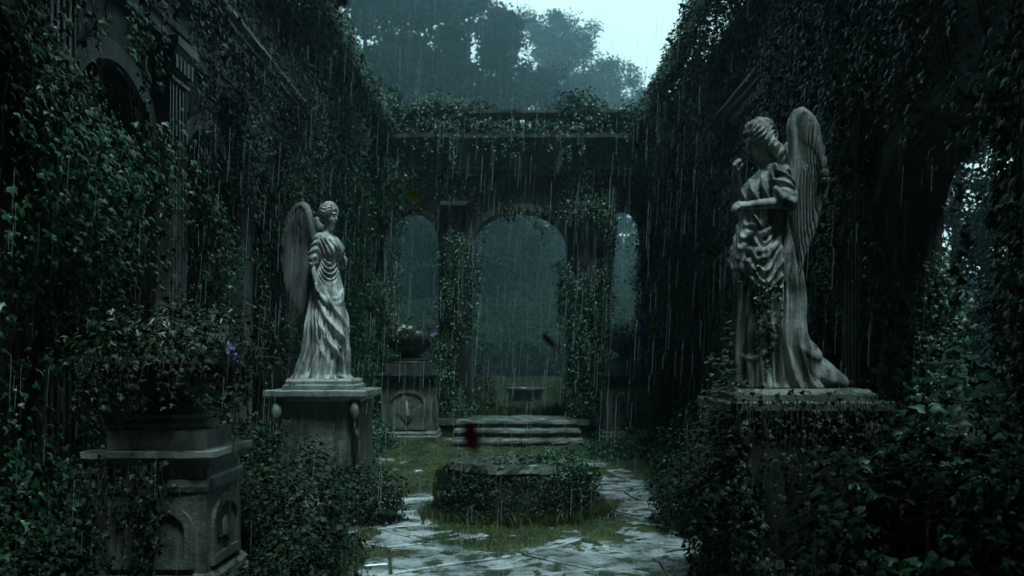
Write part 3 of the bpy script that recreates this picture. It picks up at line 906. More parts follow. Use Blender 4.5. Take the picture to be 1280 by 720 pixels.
# ------------------------------------------------------------------ ground
TERR=0.45
def hill(x,y):
    x=x/1.5; y=y/1.5
    t=np.clip((y-50)/95.0,0,1); t=t*t*(3-2*t)
    side=np.clip((18-x)/60.0,0,1)
    return 1.5*t*(17+16*side)*(1-.35*np.clip((x-10)/60.0,0,1))
def build_ground():
    # one sheet to the horizon, raised to the terrace behind the steps
    xs=np.concatenate([np.linspace(-300,-120,6),np.linspace(-100,-12,14),np.linspace(-9,9,37),np.linspace(12,100,14),np.linspace(120,300,6)])
    ys=np.concatenate([np.linspace(-300,-6,10),np.linspace(-4,20.8,32),[21.85,21.9],np.linspace(22.5,60,40),np.linspace(63,240,50),np.linspace(260,500,8)])
    Xg,Yg=np.meshgrid(xs,ys,indexing='ij')
    Z=np.where(Yg<21.88,-.06,TERR-.01)+np.where(Yg>26,(fbm(Xg*.3,Yg*.3,4)-.5)*.35,0)+np.where((Yg<21)&(np.abs(Xg)>5),(fbm(Xg*.3,Yg*.3,9)-.5)*.3,0)
    Z=Z+hill(Xg,Yg)
    V=np.stack([Xg.ravel(),Yg.ravel(),Z.ravel()],1); nx,ny=Xg.shape
    i,j=np.meshgrid(np.arange(nx-1),np.arange(ny-1),indexing='ij'); a=(i*ny+j).ravel()
    Fq=np.stack([a,a+ny,a+ny+1,a+1],1)
    o=link('ground',mesh_np('ground',V,Fq),M['soil']); tag(o,kind='structure')
    # moss and earth that fills the court and creeps over the flags
    h=.03
    xs=np.arange(-4.15,4.3,h); ys=np.concatenate([np.arange(-3.5,4,.12),np.arange(4,14,h),np.arange(14,21.9,.05)])
    Xg,Yg=np.meshgrid(xs,ys,indexing='ij')
    big=fbm(Xg*.75+3,Yg*.60,21,3); fine=fbm(Xg*4.5,Yg*4.5,33,4); tiny=fbm(Xg*17,Yg*17,35,3)
    # worn bare: the walk in front of the well and the two strips beside it
    e=lambda cx,cy,rx,ry: np.exp(-((Xg-cx)/rx)**2-((Yg-cy)/ry)**2)
    bare=1.0*e(.15,8.3,1.5,1.0)+.75*e(1.5,9.3,.6,1.5)+.55*e(-1.1,11.0,.35,2.2)+.5*e(1.6,13.0,.5,2.6)+.4*e(.3,15.5,1.3,2.0)+.55*e(-.9,7.6,.8,.6)+.5*e(.9,7.0,1.0,.7)
    Z=-.030+.150*(big-.5)+.105*(fine-.5)+.035*(tiny-.5)+.052-.085*np.clip(bare,0,1.1)+.05*e(-1.5,8.6,.7,1.4)+.03*e(1.9,8.2,.5,.8)
    edge=np.clip((np.abs(Xg-.07)-2.6)/1.2,0,1); Z=Z+.05*edge
    global MOSS
    MOSS=(Xg,Yg,Z)
    V=np.stack([Xg.ravel(),Yg.ravel(),Z.ravel()],1); nx,ny=Xg.shape
    i,j=np.meshgrid(np.arange(nx-1),np.arange(ny-1),indexing='ij'); a=(i*ny+j).ravel()
    Fq=np.stack([a,a+ny,a+ny+1,a+1],1)
    o=link('moss',mesh_np('moss',V,Fq),M['moss'],None,True); tag(o,kind='structure')
    # flagstones: cracked irregular slabs laid on a slant
    rng=random.Random(8); mb=MB(); ca,sa=math.cos(math.radians(33)),math.sin(math.radians(33))
    S=.92; C={}
    def corner(i,j):
        if (i,j) not in C:
            C[(i,j)]=((i+(.5 if j%2 else 0)+rng.uniform(-.22,.22))*S*1.25,(j+rng.uniform(-.16,.16))*S)
        return C[(i,j)]
    for i in range(-14,30):
        for j in range(-18,26):
            quad=[corner(i,j),corner(i+1,j),corner(i+1,j+1),corner(i,j+1)]
            w=[(p[0]*ca-p[1]*sa,p[0]*sa+p[1]*ca) for p in quad]
            cx=sum(p[0] for p in w)/4; cy=sum(p[1] for p in w)/4
            if not(-4.3<cx<4.4 and 2.5<cy<21.5): continue
            polys=[w]
            if rng.random()<.55:                    # cracked across
                a=rng.randint(0,1); t1,t2=rng.uniform(.3,.7),rng.uniform(.3,.7)
                p=w[a:]+w[:a]
                m1=tuple(p[0][k]*(1-t1)+p[1][k]*t1 for k in (0,1)); m2=tuple(p[3][k]*(1-t2)+p[2][k]*t2 for k in (0,1))
                polys=[[p[0],m1,m2,p[3]],[m1,p[1],p[2],m2]]
            for pl in polys:
                qx=sum(p[0] for p in pl)/4; qy=sum(p[1] for p in pl)/4
                tz=rng.uniform(-.012,.012); tx,ty=rng.uniform(-.012,.012),rng.uniform(-.012,.012)
                ring=[]
                for k in range(4):
                    p,q=pl[k],pl[(k+1)%4]
                    for s in range(6):
                        t=s/6.; x=p[0]*(1-t)+q[0]*t; y=p[1]*(1-t)+q[1]*t
                        dx,dy=qx-x,qy-y; L=math.hypot(dx,dy)
                        g=.014+.018*abs(mnoise.noise(Vector((x*6,y*6,3))))+(.03*rng.random() if s==0 else 0)
                        ring.append((x+dx/L*g,y+dy/L*g))
                n=len(ring); vs=[];
                for f,zo in ((1.0,-.09),(1.0,-.010),(.965,0.0),(.6,.002),(.25,.0)):
                    for (x,y) in ring:
                        X=qx+(x-qx)*f; Y=qy+(y-qy)*f
                        zz=zo+tz+(X-qx)*tx+(Y-qy)*ty+(0 if f==1.0 and zo<-.05 else .010*mnoise.noise(Vector((X*2.3,Y*2.3,1)))+.004*mnoise.noise(Vector((X*11,Y*11,1))))
                        vs.append((X,Y,zz))
                fs=[]
                for k in range(4):
                    for s in range(n): fs.append((k*n+s,k*n+(s+1)%n,(k+1)*n+(s+1)%n,(k+1)*n+s))
                fs.append(tuple(4*n+s for s in range(n)))
                mb.add(vs,fs)
    o=mb.build('paving',M['paving']); tag(o,kind='structure')

def moss_z(x,y):
    Xg,Yg,Z=MOSS
    i=np.clip(((x+4.15)/.03).astype(int),0,Xg.shape[0]-1); j=np.clip(np.searchsorted(Yg[0],y),0,Yg.shape[1]-1)
    return Z[i,j]

def blades(pts, hgt, wid, rng, lean=.35):
    n=len(pts); a=rng.uniform(0,2*np.pi,n); s=np.stack([np.cos(a),np.sin(a),0*a],1)
    l=rng.normal(0,lean,(n,2)); h=hgt[:,None]
    m=pts+np.concatenate([l*.3*h,.6*h],1); t=pts+np.concatenate([l*h,h*.95],1)
    w=wid[:,None]
    V=np.stack([pts-s*w,pts+s*w,m+s*w*.7,m-s*w*.7,t],1).reshape(-1,3)
    F_=(np.array([(0,1,2),(0,2,3),(3,2,4)])[None]+(np.arange(n)*5)[:,None,None]).reshape(-1,3)
    return V,F_,np.repeat(rng.beta(1.6,2.5,n),3)

def build_grass():
    rng=np.random.default_rng(12)
    n=190000
    x=rng.uniform(-3.9,4.0,n); y=5.5+rng.random(n)**1.3*15
    z=moss_z(x,y); k=(z>.002+rng.random(n)*.02)
    k&=~((np.abs(x-.07)<.8)&(np.abs(y-11)<.65))
    x,y,z=x[k],y[k],z[k]
    cl=fbm(x*2.2,y*2.2,51,3)
    h=.014+.13*np.clip(cl-.42,0,1)*2*rng.random(len(x))+.016*rng.random(len(x))
    o=link('grass',leaf_mesh('grass',[blades(np.stack([x,y,z],1),h,.0016+.0018*rng.random(len(x)),rng,.6)]),M['grass'])
    tag(o,'short moss-green grass creeping over the flagstones of the court','grass',kind='stuff')
    # longer grass round the well
    n=9000; a=rng.uniform(0,2*np.pi,n); r=rng.normal(0,.11,n)
    x=.07+(1.02+np.abs(r))*np.cos(a)*.98; y=11.05+(.92+np.abs(r))*np.sin(a)
    h=.08+.17*rng.random(n)*np.clip(fbm(x*3,y*3,7)*1.6,0,1)
    o=link('grass_fringe',leaf_mesh('g',[blades(np.stack([x,y,0*x-.01],1),h,.002+.002*rng.random(n),rng,.5)]),M['grass'])
    tag(o,'long wet grass growing round the foot of the overgrown well','grass',kind='stuff')
    # tall grass on the terrace behind the arcade
    n=130000; y=23.8+50*rng.random(n)**1.6; x=rng.uniform(-.24,.26,n)*y
    k=(np.abs(x-.3)>.35*rng.random(n))|(y>26); x,y=x[k],y[k]
    cl=fbm(x*.8,y*.5,77,3)
    h=.12+.55*np.clip(cl-.35,0,1)*(.4+np.clip(np.abs(x-.35)-.3,0,1.0))+.12*rng.random(len(x))
    h*=np.where((np.abs(x-.4)<1.0)&(y>29.0),.35,1)
    o=link('tall_grass',leaf_mesh('g',[blades(np.stack([x,y,0*x+TERR-.03],1),h,.004+.005*rng.random(len(x)),rng,.35)]),M['grass'])
    tag(o,'tall green grass on the garden terrace beyond the central arch','grass',kind='stuff')

M['soil']=plain_mat('dark_soil',(0.013,0.017,0.009),0.9,0,.4)
def moss_material():
    m,nt,b=new_mat('moss')
    geo=N(nt,'ShaderNodeNewGeometry'); pos=geo.outputs['Position']
    n1=noise_node(nt,pos,2.8,9,.8,.5); n2=noise_node(nt,pos,22,6,.75)
    mx=N(nt,'ShaderNodeMixRGB'); mx.inputs['Fac'].default_value=.40
    nt.links.new(n1.outputs['Fac'],mx.inputs['Color1']); nt.links.new(n2.outputs['Fac'],mx.inputs['Color2'])
    cr=ramp(nt,mx.outputs[0],[(.38,(.010,.012,.006)),(.47,(.016,.030,.006)),(.54,(.035,.068,.009)),(.64,(.085,.125,.016))])
    nt.links.new(cr.outputs[0],b.inputs['Base Color']); b.inputs['Roughness'].default_value=.65
    bp=N(nt,'ShaderNodeBump'); bp.inputs['Strength'].default_value=.9; bp.inputs['Distance'].default_value=.03
    nt.links.new(n2.outputs['Fac'],bp.inputs['Height']); nt.links.new(bp.outputs[0],b.inputs['Normal'])
    return m
M['moss']=moss_material()

# ------------------------------------------------------------------ masonry
def arc_pts(ax0,ax1,spring,rise,n=14):
    c=(ax0+ax1)/2; r=(ax1-ax0)/2
    return [(c-r*math.cos(math.pi*k/n), spring+rise*math.sin(math.pi*k/n)) for k in range(n+1)]
def arch_head(mb,ax0,ax1,spring,rise,ztop,y0,y1):
    A=arc_pts(ax0,ax1,spring,rise)
    for (xa,za),(xb,zb) in zip(A[:-1],A[1:]):
        mb.add([(xa,y0,za),(xb,y0,zb),(xb,y0,ztop),(xa,y0,ztop),(xa,y1,za),(xb,y1,zb),(xb,y1,ztop),(xa,y1,ztop)],
               [(0,1,2,3),(7,6,5,4),(0,4,5,1),(3,2,6,7)])
def archivolt(mb,ax0,ax1,spring,rise,w,y0,y1):
    A=arc_pts(ax0,ax1,spring,rise,18); B=arc_pts(ax0-w,ax1+w,spring,rise+w,18)
    n=len(A); vs=[]
    for (a,b) in zip(A,B):
        vs+=[(a[0],y0,a[1]),(b[0],y0,b[1]),(b[0],y1,b[1]),(a[0],y1,a[1])]
    fs=[]
    for k in range(n-1):
        for i in range(4):
            i2=(i+1)%4; fs.append((k*4+i,(k+1)*4+i,(k+1)*4+i2,k*4+i2))
    fs+=[(0,1,2,3),tuple((n-1)*4+i for i in (3,2,1,0))]
    mb.add(vs,fs)

def pilaster(parent, x, zb, zt, w=.50, dep=.16, mat='trim'):
    mb=MB(); h=w/2
    mb.box(x-h-.06,x+h+.06,-dep-.06,0.01,zb,zb+.28); mb.box(x-h-.03,x+h+.03,-dep-.03,0.01,zb+.28,zb+.36)
    # fluted shaft
    nf=5; fw=w/nf
    mb.box(x-h,x+h,-dep+.025,0.01,zb+.36,zt-.36)
    for k in range(nf+1):
        xx=x-h+fw*k; mb.box(max(xx-.022,x-h+.001),min(xx+.022,x+h-.001),-dep,-dep+.024,zb+.37,zt-.37)
    p=mb.build('pilaster',M[mat],parent,rough=.006,freq=4,cell=.35)
    mc=MB()
    mc.prism_x([(0.01,zt-.36),(-dep-.02,zt-.36),(-dep-.03,zt-.30),(-dep-.10,zt-.12),(-dep-.12,zt-.10),(-dep-.12,zt),(0.01,zt)],x-h-.07,x+h+.07)
    mc.box(x-h-.03,x+h+.03,-dep-.035,-.0,zt-.46,zt-.42)
    for k in range(5):
        xx=x-h+.02+k*(w-.04)/4; mc.box(xx-.035,xx+.035,-dep-.075,-dep-.01,zt-.34,zt-.16)
    mc.build('capital',M[mat],p,rough=.008,freq=8,cell=.12)
    return p

def side_wall(name,label,loc,rotz,piers,hw,xmin,xmax,open_bays,spring,rise,ztop,corn,seed):
    root=thing(name,label,'wall',loc,rotz)
    mb=MB(); T0,T1=0.0,.45
    ps=sorted(piers)
    mb2=MB()
    zt=corn-.9
    edges=[xmin]+ps+[xmax]
    for p in ps: mb.box(p-hw,p+hw,T0,T1,-.1,spring)
    for k,(a,b) in enumerate(zip(ps[:-1],ps[1:])):
        a0,b0=a+hw,b-hw
        arch_head(mb,a0,b0,spring,rise,zt,T0,T1)
        for s in (0,1):
            pass
        if k not in open_bays:
            mb2.box(a-.001,b+.001,T1+.001,.75,-.1,zt)
        else:
            arch_head(mb2,a0,b0,spring,rise,zt,T1+.001,.75)
            mb2.box(a-.001,a0,T1+.001,.75,-.1,spring); mb2.box(b0,b+.001,T1+.001,.75,-.1,spring)
            mb.box(a0,b0,.05,.70,-.1,.85)
    for p in ps: mb.box(p-hw,p+hw,T0,T1,spring,zt)
    mb.box(xmin,ps[0]-hw,T0,T1,-.1,zt); mb.box(ps[-1]+hw,xmax,T0,T1,-.1,zt)
    mb2.box(xmin,ps[0],T1+.001,.75,-.1,zt); mb2.box(ps[-1],xmax,T1+.001,.75,-.1,zt)
    mb.build('masonry',M['wall'],root,rough=.012,freq=2.2,cell=.5)
    mb2.build('back_masonry',M['wall'],root)
    m3=MB()
    for (a,b) in zip(ps[:-1],ps[1:]): archivolt(m3,a+hw,b-hw,spring,rise,.20,-.055,.01)
    m3.build('arch_moulding',M['trim'],root,rough=.006,freq=4)
    m4=MB(); c=corn
    prof=[(.75,c-.9),(-.10,c-.9),(-.10,c-.72),(-.14,c-.72),(-.14,c-.62),(-.05,c-.62),(-.05,c-.34),(-.16,c-.30),(-.16,c-.24),(-.22,c-.22),(-.22,c-.15),(-.30,c-.12),(-.30,c-.06),(-.38,c-.03),(-.38,c+.02),(.75,c+.05)]
    m4.prism_x(prof,xmin,xmax)
    k=xmin+.1
    while k<xmax-.1:
        m4.box(k,k+.09,-.215,-.161,c-.295,c-.225); k+=.17
    m4.build('cornice',M['trim'],root,rough=.010,freq=2.5,cell=.6)
    m5=MB(); m5.box(xmin,xmax,.02,.60,c+.05,ztop-.18); m5.build('attic',M['wall'],root,rough=.01,freq=2,cell=.6)
    m6=MB(); m6.prism_x([(.70,ztop-.18),(.0,ztop-.18),(-.06,ztop-.14),(-.06,ztop-.10),(-.16,ztop-.06),(-.16,ztop),(.3,ztop+.04),(.74,ztop)],xmin,xmax)
    m6.build('coping',M['trim'],root,rough=.012,freq=2.5,cell=.6)
    for p in ps: pilaster(root,p,0,zt)
    return root

XL,XR=-3.95,4.10
def build_masonry():
    # left wall: local x = world y, local y = away from the court
    lp=[2.2,4.8,7.4,10.0,12.6,15.2,17.8,20.4]
    side_wall('stone_wall','tall ivy-grown court wall with a stepped cornice behind the pale left angel',(XL,0,0),math.radians(90),lp,.34,-4,23.0,(),3.9,.95,8.0,6.4,1)
    rp=[-3.3,-6.55,-10.25,-13.2,-16.5,-19.8]
    side_wall('stone_wall','dark vine-hung court wall with one open arch behind the right angel',(XR,0,0),math.radians(-90),rp,.33,-23.0,4,(3,),3.4,.95,8.0,6.4,2)
    # arcade across the end
    root=thing('arcade','ruined stone arcade of three arches closing the court beyond the steps','arcade',(0,23.0,0))
    mb=MB(); y0,y1=0,.8; zc=6.02
    ops=[(-3.35,-1.92,4.9,.98),(-1.05,1.46,4.95,.92),(2.40,3.52,5.0,.93)]
    xs=[XL]+[v for o in ops for v in o[:2]]+[XR]
    for a,b in zip(xs[0::2],xs[1::2]): mb.box(a,b,y0,y1,-.1,zc)
    for (a,b,s,r) in ops: arch_head(mb,a,b,s,r,zc,y0,y1)
    mb.box(XL,XR,y0+.03,y1-.03,zc,6.9)
    mb.build('masonry',M['wall'],root,rough=.014,freq=2,cell=.5)
    m=MB()
    for (a,b,s,r) in ops:
        archivolt(m,a,b,s,r,.16,-.06,.01)
        m.box(a-.18,a,-.07,.01,s-.14,s-.002); m.box(b,b+.18,-.07,.01,s-.14,s-.002)
    m.build('arch_moulding',M['trim'],root,rough=.006,freq=4)
    m=MB()
    m.prism_x([(.9,6.78),(-.06,6.78),(-.06,6.86),(-.20,6.90),(-.20,6.96),(-.10,6.98),(-.10,7.40),(-.28,7.48),(-.28,7.58),(-.46,7.64),(-.46,7.74),(.9,7.76)],XL,XR)
    k=XL+.1
    while k<XR-.2: m.box(k,k+.14,-.27,-.101,7.42,7.479); k+=.30
    m.build('cornice',M['trim'],root,rough=.016,freq=2,cell=.5)
    # pierced parapet
    m=MB(); m.box(XL,XR,.0,.42,7.77,7.90); m.prism_x([(.50,8.34),(-.06,8.34),(-.10,8.38),(-.10,8.46),(.2,8.50),(.54,8.46)],XL,XR)
    m.build('coping',M['trim'],root,rough=.014,freq=2.5,cell=.4)
    for (a,b) in ((XL,-2.9),(-2.1,-1.15),(-.25,.0),(.75,1.05),(1.95,2.35),(3.0,XR)):
        m=MB(); m.box(a,b,.03,.39,7.90,8.34); m.build('parapet_block',M['trim'],root,rough=.010,freq=3,cell=.3)
    for (a,b) in ((-2.9,-2.1),(2.35,3.0)):
        m=MB(); m.box(a,b,.15,.25,7.9,8.34); m.build('parapet_panel',M['trim'],root,rough=.010,freq=3,cell=.3)
    for gx in (-.98,-.80,-.62,-.44,.18,.36,.56,1.22,1.40,1.75):
        mm=MB(); mm.lathe([(.055,7.90),(.06,7.93),(.035,7.96),(.07,8.05),(.075,8.10),(.04,8.20),(.03,8.26),(.055,8.29),(.055,8.34)],gx,.21,12)
        mm.build('baluster',M['trim'],root,smooth=True)
    # engaged fluted columns on the two middle piers
    for cx in (-1.50,1.90):
        mc=MB(); zb=.45
        mc.sqstack([(.34,zb),(.34,zb+.14)],cx,-.20)
        mc.lathe([(.32,zb+.14),(.33,zb+.20),(.27,zb+.26),(.29,zb+.31),(.25,zb+.36)],cx,-.20,28)
        mc.lathe([(.245,zb+.36),(.245,2.5),(.215,5.45)],cx,-.20,80,20,.14)
        col=mc.build('column',M['trim'],root,smooth=False)
        mp=MB(); mp.lathe([(.215,5.45),(.235,5.48),(.235,5.52),(.215,5.54),(.26,5.78),(.30,5.86)],cx,-.20,28,14,.12); mp.sqstack([(.31,5.86),(.34,5.90),(.34,6.0)],cx,-.20)
        mp.build('capital',M['trim'],col,rough=.01,freq=7)
    # the terrace wall that carries arcade and steps
    m=MB(); m.box(XL,-1.352,21.9,22.98,-.1,TERR); m.box(1.602,XR,21.9,22.98,-.1,TERR); m.box(-1.351,1.601,22.3,24,-.1,TERR-.002)
    m.box(XL,-1.352,21.82,21.899,TERR-.13,TERR+.012); m.box(1.602,XR,21.82,21.899,TERR-.13,TERR+.012)
    o=m.build('terrace_wall',M['stone'],rough=.012,freq=2.5,cell=.4); tag(o,'low stone terrace wall either side of the three steps, under the arcade','wall')
    root=thing('stone_steps','three worn stone steps rising to the central arch','steps',(0,0,0))
    for k in range(3):
        y=19.35+k*.95; zt=.15*(k+1)
        m=MB(); m.box(-1.35,1.60,y,y+.97 if k<2 else 22.29,zt-.048,zt,cell=.16)
        st=m.build('step',M['step'],root,rough=.022,freq=3)
        m=MB(); m.box(-1.31,1.56,y+.05,y+1.0 if k<2 else 22.28,zt-.152,zt-.046,cell=.25)
        m.build('riser',M['wall'],st,rough=.012,freq=3)  # dark wall stone: the risers' shade is put into the colour
    return
M['step']=stone_mat('step_stone',(0.36,0.40,0.37),(0.05,0.065,0.05),.35,(.12,.4),1.2,.1,.4)

def planter_on_pedestal(label_p,label_u,x,y,w,zcorn,zpl,zfoot,zrim,rrim,seed,near=False):
    mp='stone_pale' if near else 'stone_dark'  # paler stone on the near cap puts its lit edges into the colour
    r=thing('pedestal',label_p,'pedestal',(x,y,0)); hw=w/2
    m=MB()
    m.sqstack([(hw*1.0,-.05),(hw*1.0,.16),(hw*.94,.19),(hw*.94,.24),(hw*.86,.29)],cell=None)
    m.build('base',M['stone'],r,rough=.008,freq=5,cell=.12)
    m=MB(); m.box(-hw*.84,hw*.84,-hw*.84,hw*.84,.285,zcorn-.30)
    body=m.build('die',M['stone'],r,rough=.010,freq=4,cell=.12)
    # arched panels on the four faces: raised frame round a sunk field
    for q in range(4):
        m=MB(); f=hw*.84; a=hw*.52; sp=zcorn-.30-a*.62-.14; zb=.40
        archivolt(m,-a,a,sp,a*.62,.07,-f-.028,-f+.01); m.box(-a-.07,-a,-f-.028,-f+.01,zb,sp-.001); m.box(a,a+.07,-f-.028,-f+.01,zb,sp-.001); m.box(-a-.07,a+.07,-f-.034,-f+.01,zb-.07,zb-.001)
        # carved figure-like relief in the field
        p=m.build('arched_panel',M['stone'],r,rough=.006,freq=6)
        p.rotation_euler=(0,0,q*math.pi/2)
        mm=MB(); mm.tube([(-.0,-f+.01,zb+.08),(.02,-f+.005,(zb+sp)/2),(-.02,-f+.01,sp+.04)],.055,.03,8)
        for s in (-1,1): mm.tube([(s*.05,-f+.01,zb+.1),(s*a*.55,-f+.01,(zb+sp)/2),(s*.06,-f+.01,sp)],.022,.014,6)
        mm.build('carved_relief',M['stone'],p,rough=.01,freq=9,smooth=True)
    m=MB(); z=zcorn
    m.sqstack([(hw*.86,z-.31),(hw*.88,z-.27),(hw*.88,z-.22),(hw*.84,z-.20),(hw*.84,z-.13),(hw*.93,z-.10),(hw*.93,z-.07),(hw,z-.045),(hw,z)])
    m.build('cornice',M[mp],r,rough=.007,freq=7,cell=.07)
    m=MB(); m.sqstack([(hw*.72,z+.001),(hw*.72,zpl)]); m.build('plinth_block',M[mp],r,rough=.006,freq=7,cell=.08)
    u=thing('stone_urn',label_u,'urn',(x,y,zpl))
    zf=zfoot-zpl; zr=zrim-zpl; R=hw*.68
    m=MB(); m.lathe([(R*1.04,0.002),(R*1.06,zf*.14),(R*1.04,zf*.30),(R*.93,zf*.34),(R*.90,zf*.44),(R*.97,zf*.50),(R*.97,zf*.62),(R*.80,zf*.74),(R*.62,zf*.96),(R*.45,zf*1.1)],0,0,40)
    m.build('foot',M[mp],u,rough=.004,freq=9,smooth=False)
    H=zr-zf
    m=MB(); m.lathe([(R*.44,zf*1.09),(R*.50,zf+H*.15),(rrim*.62,zf+H*.25),(rrim*.86,zf+H*.50),(rrim*.92,zf+H*.75),(rrim*.98,zf+H*.85),(rrim,zf+H*.88),(rrim,zf+H),(rrim*.93,zf+H),(rrim*.88,zf+H*.8)],0,0,48,24,.05,cap=True)
    b=m.build('bowl',M['urn'],u,rough=.005,freq=6,smooth=False)
    m=MB(); m.lathe([(rrim*.88,zf+H*.84),(rrim*.5,zf+H*.90),(.01,zf+H*.93)],0,0,24,cap=False); m.build('soil',M['soil'],u)
    return r,u
M['urn']=stone_mat('urn_stone',(0.06,0.068,0.062),(0.014,0.018,0.015),.3,(.3,.6),1.6,.5,.4)

def pedestal_plain(label,x,y,w,zslab,zplinth,pw,rot=0,depth=None,pd=None,ms='stone',mp='stone_pale'):
    r=thing('pedestal',label,'pedestal',(x,y,0),rot); hw=w/2; hd=(depth or w)/2; k=hd/hw
    S=lambda f:(hw*f,hd*f)
    m=MB(); m.sqstack([(S(.98),-.05),(S(.98),.20),(S(.92),.24),(S(.92),.30),(S(.86),.36)]); m.build('base',M[ms],r,rough=.010,freq=5,cell=.12)
    m=MB(); m.box(-hw*.83,hw*.83,-hd*.83,hd*.83,.355,zslab-.13); m.build('die',M[ms],r,rough=.012,freq=4,cell=.12)
    for sx in (-1,1):          # scrolled corner consoles under the slab
        m=MB(); xx=sx*hw*.76
        m.tube([(xx,-hd*.84,zslab-.16),(xx,-hd*.90,zslab-.30),(xx,-hd*.87,zslab-.55),(xx,-hd*.85,zslab-.85)],.075,.03,10)
        m.build('console',M[ms],r,rough=.01,freq=9,smooth=True)
    m=MB(); m.sqstack([(S(.85),zslab-.135),(S(.88),zslab-.11),(S(.94),zslab-.095),(S(.97),zslab-.085),(S(1.0),zslab-.07),(S(1.0),zslab-.012),(S(.985),zslab)]); m.build('slab',M[mp],r,rough=.007,freq=6,cell=.07)
    pd=pd or pw
    m=MB(); m.sqstack([((pw/2+.03,pd/2+.03),zslab+.001),((pw/2+.03,pd/2+.03),zslab+.05),((pw/2,pd/2),zslab+.065),((pw/2,pd/2),zplinth-.03),((pw/2-.02,pd/2-.02),zplinth)]); m.build('plinth_block',M[mp],r,rough=.004,freq=7,cell=.07)
    return r
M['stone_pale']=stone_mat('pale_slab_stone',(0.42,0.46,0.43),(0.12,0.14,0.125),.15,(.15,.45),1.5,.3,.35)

def build_pedestals():
    planter_on_pedestal('near square pedestal with arched side panels, in front of the left wall','wide dark stone urn of leafy plants on the near left pedestal',-2.74,7.10,1.0,1.22,1.37,1.56,1.93,.62,1,True)
    planter_on_pedestal('far square pedestal with arched panel, left of the steps','stone urn on the far pedestal left of the steps',-2.42,20.95,1.45,1.62,1.86,2.02,2.48,.58,2)
    planter_on_pedestal('far square pedestal with arched panel, right of the steps','stone urn with purple flowers on the far pedestal right of the steps',2.78,20.95,1.45,1.62,1.86,2.02,2.48,.58,3)
    _,x,d,z0=AL
    pedestal_plain('mossy slab-topped pedestal carrying the pale left angel',x-.02,d-.0,1.22,z0-.13,z0+.003,.80)
    _,x,d,z0=AR
    pedestal_plain('dark vine-hung pedestal carrying the bowed right angel',x+.14,d,1.30,z0-.09,z0+.003,1.06,0,1.1,.8,'stone_dark','stone')  # darker stone paints this pedestal as barely lit

M['rim']=stone_mat('mossy_rim_stone',(0.36,0.40,0.37),(0.05,0.065,0.05),.62,(.15,.45),2.2,.2,.5)
def build_well():
    root=thing('stone_well','low eight-sided stone well choked with ivy in the middle of the court','well',(.07,11.05,0))
    def octa(r,rx=1.0): return [(r*rx*math.cos(math.pi/8+k*math.pi/4),r*math.sin(math.pi/8+k*math.pi/4)) for k in range(8)]
    def ringwall(m,ro,ri,z0,z1,rx=1.12):
        O=octa(ro,rx);I=octa(ri,rx); vs=[];fs=[]
        for (o,i) in zip(O,I): vs+=[(o[0],o[1],z0),(o[0],o[1],z1),(i[0],i[1],z1),(i[0],i[1],z0)]
        for k in range(8):
            k2=(k+1)%8
            for a in range(4):
                b=(a+1)%4; fs.append((k*4+a,k2*4+a,k2*4+b,k*4+b))
        m.add(vs,fs)
    m=MB(); ringwall(m,.74,.56,-.05,.58); m.build('curb',M['wall'],root,rough=.012,freq=4,cell=.15)
    m=MB(); ringwall(m,.80,.54,.581,.67); m.build('rim',M['rim'],root,rough=.022,freq=5,cell=.08)
    m=MB(); m.add([(x,y,.40) for x,y in octa(.57,1.12)],[tuple(range(8))]); m.build('soil',M['soil'],root)
    root=thing('fountain_basin','round shallow stone basin in the grass beyond the central arch','fountain',(.50,32.0,TERR))
    m=MB(); m.lathe([(.62,-.05),(.62,.36),(.70,.40),(.74,.44),(.74,.50),(.66,.50),(.60,.44)],0,0,36,cap=True); m.build('basin',M['trim'],root,smooth=False)
    m=MB(); m.lathe([(.655,.465),(.01,.465)],0,0,36,cap=False); m.build('water',M['water'],root)
def water_mat():
    m,nt,b=new_mat('still_water'); b.inputs['Base Color'].default_value=(.01,.015,.015,1); b.inputs['Roughness'].default_value=.05; return m
M['water']=water_mat()

build_ground(); build_grass(); build_masonry(); build_pedestals(); build_well()

